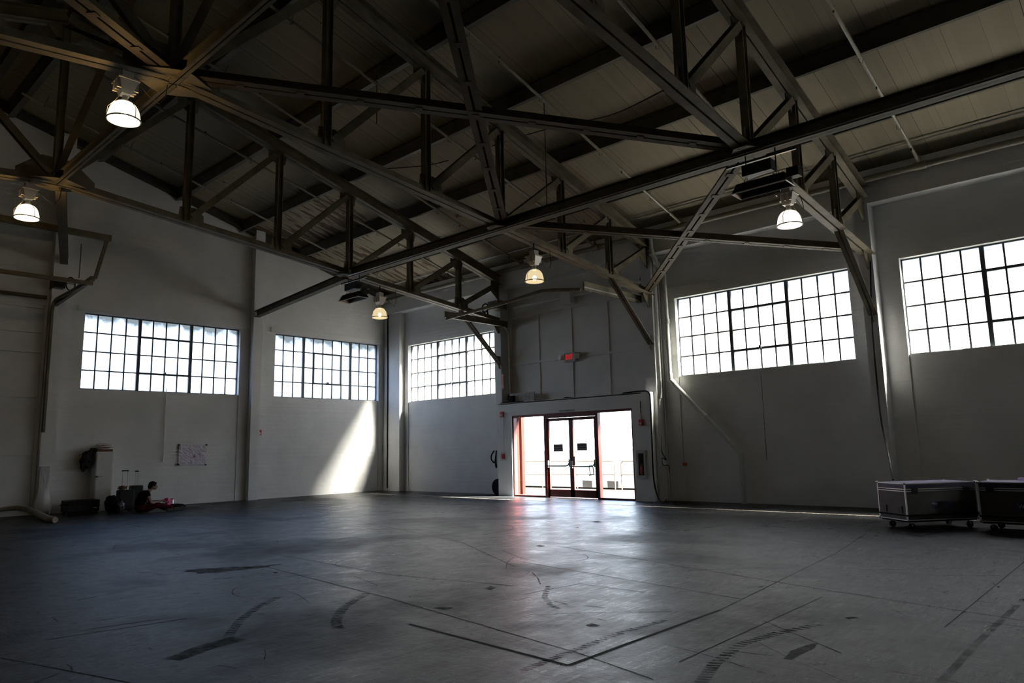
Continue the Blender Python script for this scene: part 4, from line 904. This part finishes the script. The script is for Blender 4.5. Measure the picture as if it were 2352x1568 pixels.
# things beside the person
p = hit(376, 1152, 'x', 2.0); mb = MB(); blob(mb, (1.95, -9.52, .22), .12, (.6, .9, 1.05), 21, .25); tag(mb.build('pink_bag', simple('pink_plastic', (.50, .06, .18), .4), smooth=True), 'pink plastic bag beside the seated person', 'bag')
e = empty('tin_can', (1.75, -9.28, 0), 'tall silver can standing on the bag beside pink plastic bag', 'can'); mb = MB(); mb.lathe([(.001, .0), (.05, .0), (.05, .28), (.045, .29)], (1.75, -9.28, 0), 16); mb.build('can_body', MALU, e, smooth=True); mb = MB(); mb.lathe([(.001, .285), (.052, .285), (.052, .31), (.001, .31)], (1.75, -9.28, 0), 16); mb.build('lid', MREDS, e)
mb = MB(); blob(mb, (2.05, -9.28, .07), .22, (.7, 1.2, .42), 23, .12); tag(mb.build('duffel_bag', simple('bag_black', (.006, .006, .006), .9, 0, .1), smooth=True), 'flat black bag on the floor right of the seated person', 'bag')
mb = MB(); blob(mb, (1.2, -8.95, .035), .08, (.8, 1, .6), 24, .2); tag(mb.build('dark_lump', MBLACK, smooth=True), 'small dark lump on the floor near the left wall', 'object')
# plastic sheet on pilaster
mb = MB(); n = 10; rows = []
for j in range(12):
    z = .02+j*.12; w_ = .14+.10*max(0, 1-abs(j-2)/4)
    rows.append([mb.bm.verts.new((.27+.02*random.random()+(.12*math.sin(math.pi*i/n) if j < 6 else .01)*max(0, 1-j/7), -12.25+(-w_+2*w_*i/n), z)) for i in range(n+1)])
for A_, B_ in zip(rows, rows[1:]):
    for i in range(n): mb.bm.faces.new((A_[i], A_[i+1], B_[i+1], B_[i]))
o = mb.build('plastic_sheet', simple('cloudy_plastic', (.5, .5, .5), .3), smooth=True); s = o.modifiers.new('s', 'SOLIDIFY'); s.thickness = .003; tag(o, 'cloudy plastic sheet wrapped round the foot of the pilaster at left', 'sheet')
# rolled bundle on the floor
a = [fl(-30, 1172), fl(40, 1172), fl(80, 1180), fl(130, 1203)]
mb = MB(); pts = [hit(-25, 1174, 'x', .4), hit(15, 1168, 'x', .4), hit(40, 1166, 'x', .5), hit(60, 1169, 'x', .9), hit(80, 1176, 'x', 1.5), hit(103, 1188, 'x', 2.3), V((3.25, -12.86, .08)), V((3.55, -12.79, .07))]
mb.tube(pts, [.05, .06, .07, .075, .08, .085, .085, .07], 14); o = mb.build('foam_roll', simple('dirty_foam', (.42, .38, .32), .9, noise=.3, nscale=9), smooth=True); tag(o, 'long pale rolled bundle lying on the floor at the left edge', 'roll')

# ------------------------------------------------------------------ road cases
MCASE = simple('case_laminate', (.06, .06, .056), .5, 0, .3, .2, 5); MNAVY = simple('navy_stripe', (.02, .018, .09), .5); MLILAC = simple('lilac_window_sheen', (.75, .66, .95), .2)  # lilac brightened so its colour carries light from the window
def road_case(fl_, ang, L_, Wd, H, label, txt, worn, stripe_len):
    """fl_ = front left corner on plan, ang = direction of the front face"""
    e = empty('road_case', (fl_[0], fl_[1], 0), label, 'road case', 'wheeled road cases')
    D = V((math.cos(ang), math.sin(ang), 0)); B_ = V((-math.sin(ang), math.cos(ang), 0)); o = V((fl_[0], fl_[1], 0))
    def bx(mb, a0, a1, b0, b1, z0, z1): mb.hexa([o+D*a+B_*b+V((0, 0, z0)) for a, b in ((a0, b0), (a1, b0), (a1, b1), (a0, b1))], [o+D*a+B_*b+V((0, 0, z1)) for a, b in ((a0, b0), (a1, b0), (a1, b1), (a0, b1))])
    mb = MB(); bx(mb, 0, L_, 0, Wd, .17, H-.13); mb.build('case_body', MCASE, e, bevel=.006)
    mb = MB(); bx(mb, 0, L_, 0, Wd, H-.125, H); lid = mb.build('lid', MCASE, e, bevel=.006)
    mb = MB(); bx(mb, .03, stripe_len, -.002, Wd*.5, H-.075, H-.03); bx(mb, -.002, Wd*.4, .03, Wd-.03, H-.075, H-.03); mb.build('navy_stripe', MNAVY, lid)
    mb = MB(); bx(mb, .06, L_-.06, .06, Wd-.06, H-.005, H+.003); mb.build('top_sheen_tape', MLILAC, lid, 'lilac tape on the lid with window sheen in its colour')  # sheen of daylight on the lid painted into the tape colour
    mb = MB(); bx(mb, .02, L_-.02, .02, Wd-.02, .13, .17); bx(mb, -.01, L_+.01, -.01, Wd+.01, .235, .262); mb.build('rubber_band', MBLACK, e)
    mb = MB(); q = .018
    for a in (0, L_):
        for b in (0, Wd): bx(mb, a-q if a else -.004, a+.004 if a else q, b-q if b else -.004, b+.004 if b else q, .15, H+.004)
    for b in (0, Wd):
        for z in (.16, H-.016, H-.145, H-.11): bx(mb, 0, L_, b-q if b else -.004, b+.004 if b else q, z, z+.014)
    for a in (0, L_):
        for z in (.16, H-.016, H-.145, H-.11): bx(mb, a-q if a else -.004, a+.004 if a else q, 0, Wd, z, z+.014)
    mb.build('edge_trim', MALU, e)
    mb = MB()
    for a in (0, L_):
        for b in (0, Wd):
            for z in (.165, H-.005): mb.ball(o+D*a+B_*b+V((0, 0, z)), .022, n=8)
    mb.build('ball_corner', MCHROME, e, smooth=True)
    for a in (.18, L_-.18):
        mb = MB(); bx(mb, a-.06, a+.06, -.012, 0, H-.18, H-.07); bx(mb, a-.02, a+.02, -.025, -.01, H-.15, H-.10); mb.build('butterfly_latch', MDKMET, e)
    mb = MB()
    for b in (Wd*.22, Wd*.78): bx(mb, -.012, 0, b-.05, b+.05, .28, .40)
    mb.build('side_latch', MDKMET, e)
    mb = MB(); c0 = L_*.5
    if worn: bx(mb, c0-.2, c0-.08, -.004, 0, .36, .48); bx(mb, c0+.1, c0+.2, -.004, 0, .36, .48); bx(mb, c0-.08, c0+.1, -.004, 0, .465, .48)
    else: bx(mb, c0-.25, c0+.3, -.004, 0, .34, .50)
    lb = mb.build('label_plate', MNAVY, e)
    if worn:
        text('Wo', o+D*(c0-.15)-B_*.006+V((0, 0, .44)), .07, MALU, D, (0, 0, 1), e, ext=.0005); text('ge', o+D*(c0+.15)-B_*.006+V((0, 0, .44)), .07, MALU, D, (0, 0, 1), e, ext=.0005)
    else: text(txt, o+D*(c0+.02)-B_*.006+V((0, 0, .43)), .09, MALU, D, (0, 0, 1), e, ext=.0005)
    for a in (.12, L_-.12):
        for b in (.12, Wd-.12):
            c = o+D*a+B_*b; mb = MB(); mb.tube([c+V((.03, 0, .055))-B_*.018, c+V((.03, 0, .055))+B_*.018], .055, 14); w_ = mb.build('caster', MBLACK, e, smooth=True)
            mb = MB(); mb.tube([c+V((.03, 0, .055))-B_*.026, c+V((0, 0, .13))-B_*.026], .008, 5); mb.tube([c+V((.03, 0, .055))+B_*.026, c+V((0, 0, .13))+B_*.026], .008, 5); mb.tube([c+V((0, 0, .115)), c+V((0, 0, .135))], .035, 10); mb.build('caster_fork', MALU, w_)
road_case((20.33, -4.28), math.atan2(1.065, .858), 1.37, .75, .80, 'road case with worn label, whole in view at the right', '', True, 1.34)
road_case((21.33, -3.78), math.atan2(-.05, 1), 1.5, .75, .82, 'road case cut off by the right frame edge, with navy name plate', 'WorldStage', False, .55)
mb = MB(); mb.box(21.85, 22.6, -3.35, -3.15, .835, .87); tag(mb.build('case_tray', MLILAC), 'lilac edged flat tray on the lid of the right road case', 'tray')

# ------------------------------------------------------------------ marks on the floor
FO = bpy.data.objects['floor']
def worn(name, col, a0, a1, sc=7):
    m, nt, b = nmat(name); b.inputs['Base Color'].default_value = (*col, 1); b.inputs['Roughness'].default_value = .7; b.inputs['Specular IOR Level'].default_value = .12
    g = nt.nodes.new('ShaderNodeNewGeometry'); n = nt.nodes.new('ShaderNodeTexNoise'); n.inputs['Scale'].default_value = sc; n.inputs['Detail'].default_value = 7; n.inputs['Roughness'].default_value = .7
    nt.links.new(g.outputs['Position'], n.inputs['Vector']); r = nt.nodes.new('ShaderNodeMapRange'); r.inputs['From Min'].default_value = .4; r.inputs['From Max'].default_value = .6; r.inputs['To Min'].default_value = a0; r.inputs['To Max'].default_value = a1
    nt.links.new(n.outputs['Fac'], r.inputs['Value']); nt.links.new(r.outputs[0], b.inputs['Alpha']); return m
MDARKM = worn('tyre_rubber_mark', (.004, .004, .004), .3, .9); MFAINT = worn('faint_rubber_mark', (.003, .003, .003), .25, .95, 5); MLINE = simple('pale_floor_line', (.22, .205, .18), .8, 0, .1); MSEAM = simple('floor_seam', (.007, .007, .008), .75, 0, .15); MLIGHT = simple('floor_scuff', (.12, .12, .12), .5, noise=.4, nscale=14)
def ribbon(mb, pts, w, z=.0015):
    P = [V((p.x, p.y, z)) for p in pts]; L_, R_ = [], []
    for i, p in enumerate(P):
        d = (P[min(i+1, len(P)-1)]-P[max(i-1, 0)]).normalized(); s = V((-d.y, d.x, 0)); ww = w[i] if isinstance(w, (list, tuple)) else w
        L_.append(mb.bm.verts.new(p+s*ww/2)); R_.append(mb.bm.verts.new(p-s*ww/2))
    for i in range(len(P)-1): mb.bm.faces.new((L_[i], L_[i+1], R_[i+1], R_[i]))
def mark(name, lines, w, mat, label=None, z=.0015):
    mb = MB()
    for l in lines: ribbon(mb, [fl(*p) for p in l], w, z)
    return mb.build(name, mat, FO, label)
mb = MB(); ribbon(mb, [V((1.2, -1.73, 0)), V((6, -1.78, 0)), V((12.8, -2.0, 0)), V((20.5, -1.9, 0)), V((26, -1.9, 0))], .13, .0015); mb.build('pale_line', MLINE, FO, 'pale line running parallel to the window wall')  # narrow pale strip along the window wall
mark('floor_seam', [[(940, 1433), (1305, 1528)], [(1305, 1528), (1655, 1400)]], .035, MSEAM)
mark('floor_seam', [[(590, 1296), (900, 1375), (1330, 1500), (1500, 1560)], [(1655, 1400), (1920, 1270), (1990, 1225)], [(1290, 1255), (1900, 1355), (2352, 1425)], [(1200, 1290), (1700, 1375)], [(1890, 1370), (1560, 1520)], [(2170, 1440), (2352, 1290)], [(1200, 1365), (1330, 1340), (1480, 1360)], [(200, 1445), (395, 1418)], [(430, 1420), (100, 1470)], [(0, 1510), (300, 1568)], [(840, 1200), (1060, 1245), (1180, 1300)], [(620, 1270), (900, 1320), (1180, 1345)]], .012, MSEAM)
mark('tape_strip', [[(395, 1515), (470, 1487), (550, 1465)]], [.16, .2, .2], MDARKM, 'dark tape strip')
mark('skid_mark', [[(2160, 1568), (2240, 1480), (2352, 1375)]], .055, worn('grey_scuff', (.004, .004, .004), 0, .45, 4))
# tyre arcs made of chevron dashes
mb = MB()
def arc(pts, w, n):
    P = [fl(*p) for p in pts]; seg = []
    for i in range(len(P)-1):
        for k in range(n): seg.append(P[i].lerp(P[i+1], k/n))
    for a, b_ in zip(seg, seg[1:]):
        d = (b_-a); L_ = d.length; d = d.normalized(); s = V((-d.y, d.x, 0)); q = [a+s*w/2, a+s*w/2+d*L_*.5, a-s*w/2+d*(L_*.8), a-s*w/2+d*L_*.3]
        mb.bm.faces.new([mb.bm.verts.new((v.x, v.y, .0015)) for v in q])
arc([(843, 1362), (815, 1378), (790, 1395), (775, 1415), (772, 1430), (778, 1447)], .10, 5)
arc([(640, 1370), (590, 1395), (550, 1425), (528, 1455), (520, 1475)], .09, 7)
arc([(1610, 1568), (1640, 1525), (1700, 1480), (1780, 1455), (1900, 1430)], .09, 8)
arc([(1260, 1345), (1250, 1370), (1265, 1390), (1290, 1400)], .06, 6)
arc([(1200, 1540), (1300, 1500), (1420, 1455), (1540, 1420)], .07, 12)
mb.build('tyre_track', MFAINT, FO)
def circ(cx, cy_, rx, a0, a1, n=16): 
    c = fl(cx, cy_); return [(c.x+rx*math.cos(a0+(a1-a0)*k/n), c.y+rx*math.sin(a0+(a1-a0)*k/n)) for k in range(n+1)]
mb = MB()
for args in ((700, 1345, .8, 2.5, 5.0), (1040, 1215, 1.2, -1.2, 1.4), (870, 1290, .6, 2, 5), (1270, 1280, .5, -1, 2)): ribbon(mb, [V((x, y, 0)) for x, y in circ(*args)], .012)
mb.build('skid_mark', MDARKM, FO)
mb = MB()
def smudge(pts, seed):
    rnd = random.Random(seed); P = [fl(*p) for p in pts]; c = sum(P, V((0, 0, 0)))/len(P); Q = []
    for i in range(len(P)):
        a, b_ = P[i], P[(i+1) % len(P)]
        for k in range(4): q = a.lerp(b_, k/4); Q.append(c+(q-c)*(1+rnd.uniform(-.12, .12)))
    mb.bm.faces.new([mb.bm.verts.new((q.x, q.y, .0012)) for q in Q])
for i, pts in enumerate([[(1802, 1512), (1815, 1495), (1850, 1482), (1880, 1475), (1870, 1488), (1835, 1505), (1815, 1516)], [(1343, 1436), (1360, 1431), (1380, 1436), (1365, 1441)], [(1113, 1350), (1125, 1345), (1140, 1349), (1128, 1356)], [(992, 1396), (1020, 1393), (1045, 1396), (1020, 1400)], [(1230, 1253), (1240, 1251), (1252, 1254), (1240, 1256)], [(1355, 1198), (1372, 1196.5), (1385, 1199), (1370, 1200)], [(1320, 1211), (1330, 1209.5), (1328, 1212)], [(1937, 1418), (1955, 1416), (1978, 1419), (1950, 1422)], [(425, 1310), (460, 1305), (600, 1299), (650, 1294), (610, 1304), (450, 1318)], [(620, 1312), (640, 1314), (632, 1317)], [(1735, 1348), (1750, 1346), (1752, 1349)]]): smudge(pts, i)
mb.build('stain', MDARKM, FO)
mb = MB(); rnd = random.Random(5)
for k in range(420):
    c = V((rnd.uniform(4, 23), rnd.uniform(-17.5, -2), 0)); a = rnd.gauss(.75, .9); L_ = rnd.choice([rnd.uniform(.04, .3), rnd.uniform(.04, .3), rnd.uniform(.3, 1.4)]); d = V((math.cos(a), math.sin(a), 0)); cv = rnd.uniform(-.25, .25); s = V((-d.y, d.x, 0))
    ribbon(mb, [c+d*L_*t+s*cv*L_*t*t for t in (0, .5, 1)], rnd.uniform(.005, .016))
mb.build('scratch', MDARKM, FO)['kind'] = 'stuff'
mb = MB()
for k in range(30):
    c = V((rnd.uniform(4, 23), rnd.uniform(-17.5, -2), 0)); a = rnd.uniform(0, 6.3); L_ = rnd.uniform(.02, .3); d = V((math.cos(a), math.sin(a), 0)); ribbon(mb, [c, c+d*L_], .008)
ribbon(mb, [fl(1790, 1206), fl(1860, 1187)], .02)
mb.build('scuff', MLIGHT, FO)['kind'] = 'stuff'
mb = MB(); p = fl(2293, 1348); blob(mb, (p.x, p.y, .008), .012, (1, 1, .6), 3, .2, 8); tag(mb.build('paper_scrap', MWHITE), 'tiny white scrap on the floor at right', 'litter')

# ------------------------------------------------------------------ outside
MCONC = simple('pier_concrete', (.025, .023, .021), .8, 0, 0, .15, .8)
MB().box(-30, 60, .35, 4.25, -.4, -.02).build('pier_deck', MCONC)['kind'] = 'structure'
MB().box(-30, 60, 4.1, 4.3, -.02, .03).build('pier_kerb', simple('tar_edge', (.004, .0035, .003), .9, 0, 0, .6, 5))['kind'] = 'structure'
MB().box(-.4, -30, -30, .35, -.4, -.02).build('yard_ground', MCONC)['kind'] = 'structure'
sea = simple('sea_water', (.0200, .0240, .0262), .9, 0, 0, .3, .7)
tag(MB().box(-900, 900, 4.3, 1500, -2.6, -2.5).build('sea', sea), 'pale blue sea seen through the glass doors', 'sea', kind='stuff')
MRAIL = simple('cream_rail', (.075, .05, .033), .45)
def railing(x0, x1, posts, label, r0, r1):
    e = empty('railing', ((x0+x1)/2, 4.02, 0), label, 'railing', 'pier railings')
    mb = MB(); pts = [(x0, 4.02, 0)] if r0 else []
    pts += ([(x0, 4.02, .92), (x0+.04, 4.02, 1.0)] if r0 else []) + [(x0+(.1 if r0 else 0), 4.02, 1.03), (x1-(.1 if r1 else 0), 4.02, 1.03)] + ([(x1-.04, 4.02, 1.0), (x1, 4.02, .92), (x1, 4.02, 0)] if r1 else [])
    mb.tube(pts, .024, 8); mb.build('top_rail', MRAIL, e, smooth=True); MB().tube([(x0, 4.02, .53), (x1, 4.02, .53)], .02, 8).build('mid_rail', MRAIL, e, smooth=True)
    for x in posts: MB().tube([(x, 4.02, 0), (x, 4.02, 1.03)], .022, 8).build('post', MRAIL, e, smooth=True)
railing(-6, 8.38, [-3.6, -1.9, -.2, 1.5, 3.1, 4.85, 6.62], 'pier railing left of the gap, seen through the doors', False, True)
railing(8.68, 20, [10.4, 12.1, 13.8, 15.5, 17.2, 18.9], 'pier railing right of the gap, seen through the right pane', True, False)
MWOOD = simple('weathered_timber', (.03, .025, .02), .9, noise=.6, nscale=9)
for (px0, px1), l in (((1340, 1362), 'square weathered timber block outside behind the right door leaf'), ((1397, 1422), 'square weathered timber block outside behind the railing gap')):
    a, b_ = hit(px0, 1110, 'y', 4.6), hit(px1, 1110, 'y', 4.6)
    MB().box(a.x, b_.x, 4.55, 4.9, -2.4, .27).build('timber_pile', MWOOD)
    o = COL.objects[-1] if False else None
for o in [o for o in COL.objects if o.name.startswith('timber_pile')]:
    tag(o, 'square weathered timber pile outside behind the right door leaf' if o.location.x < 7.2 else 'square weathered timber pile outside behind the railing gap', 'pile', 'timber piles')
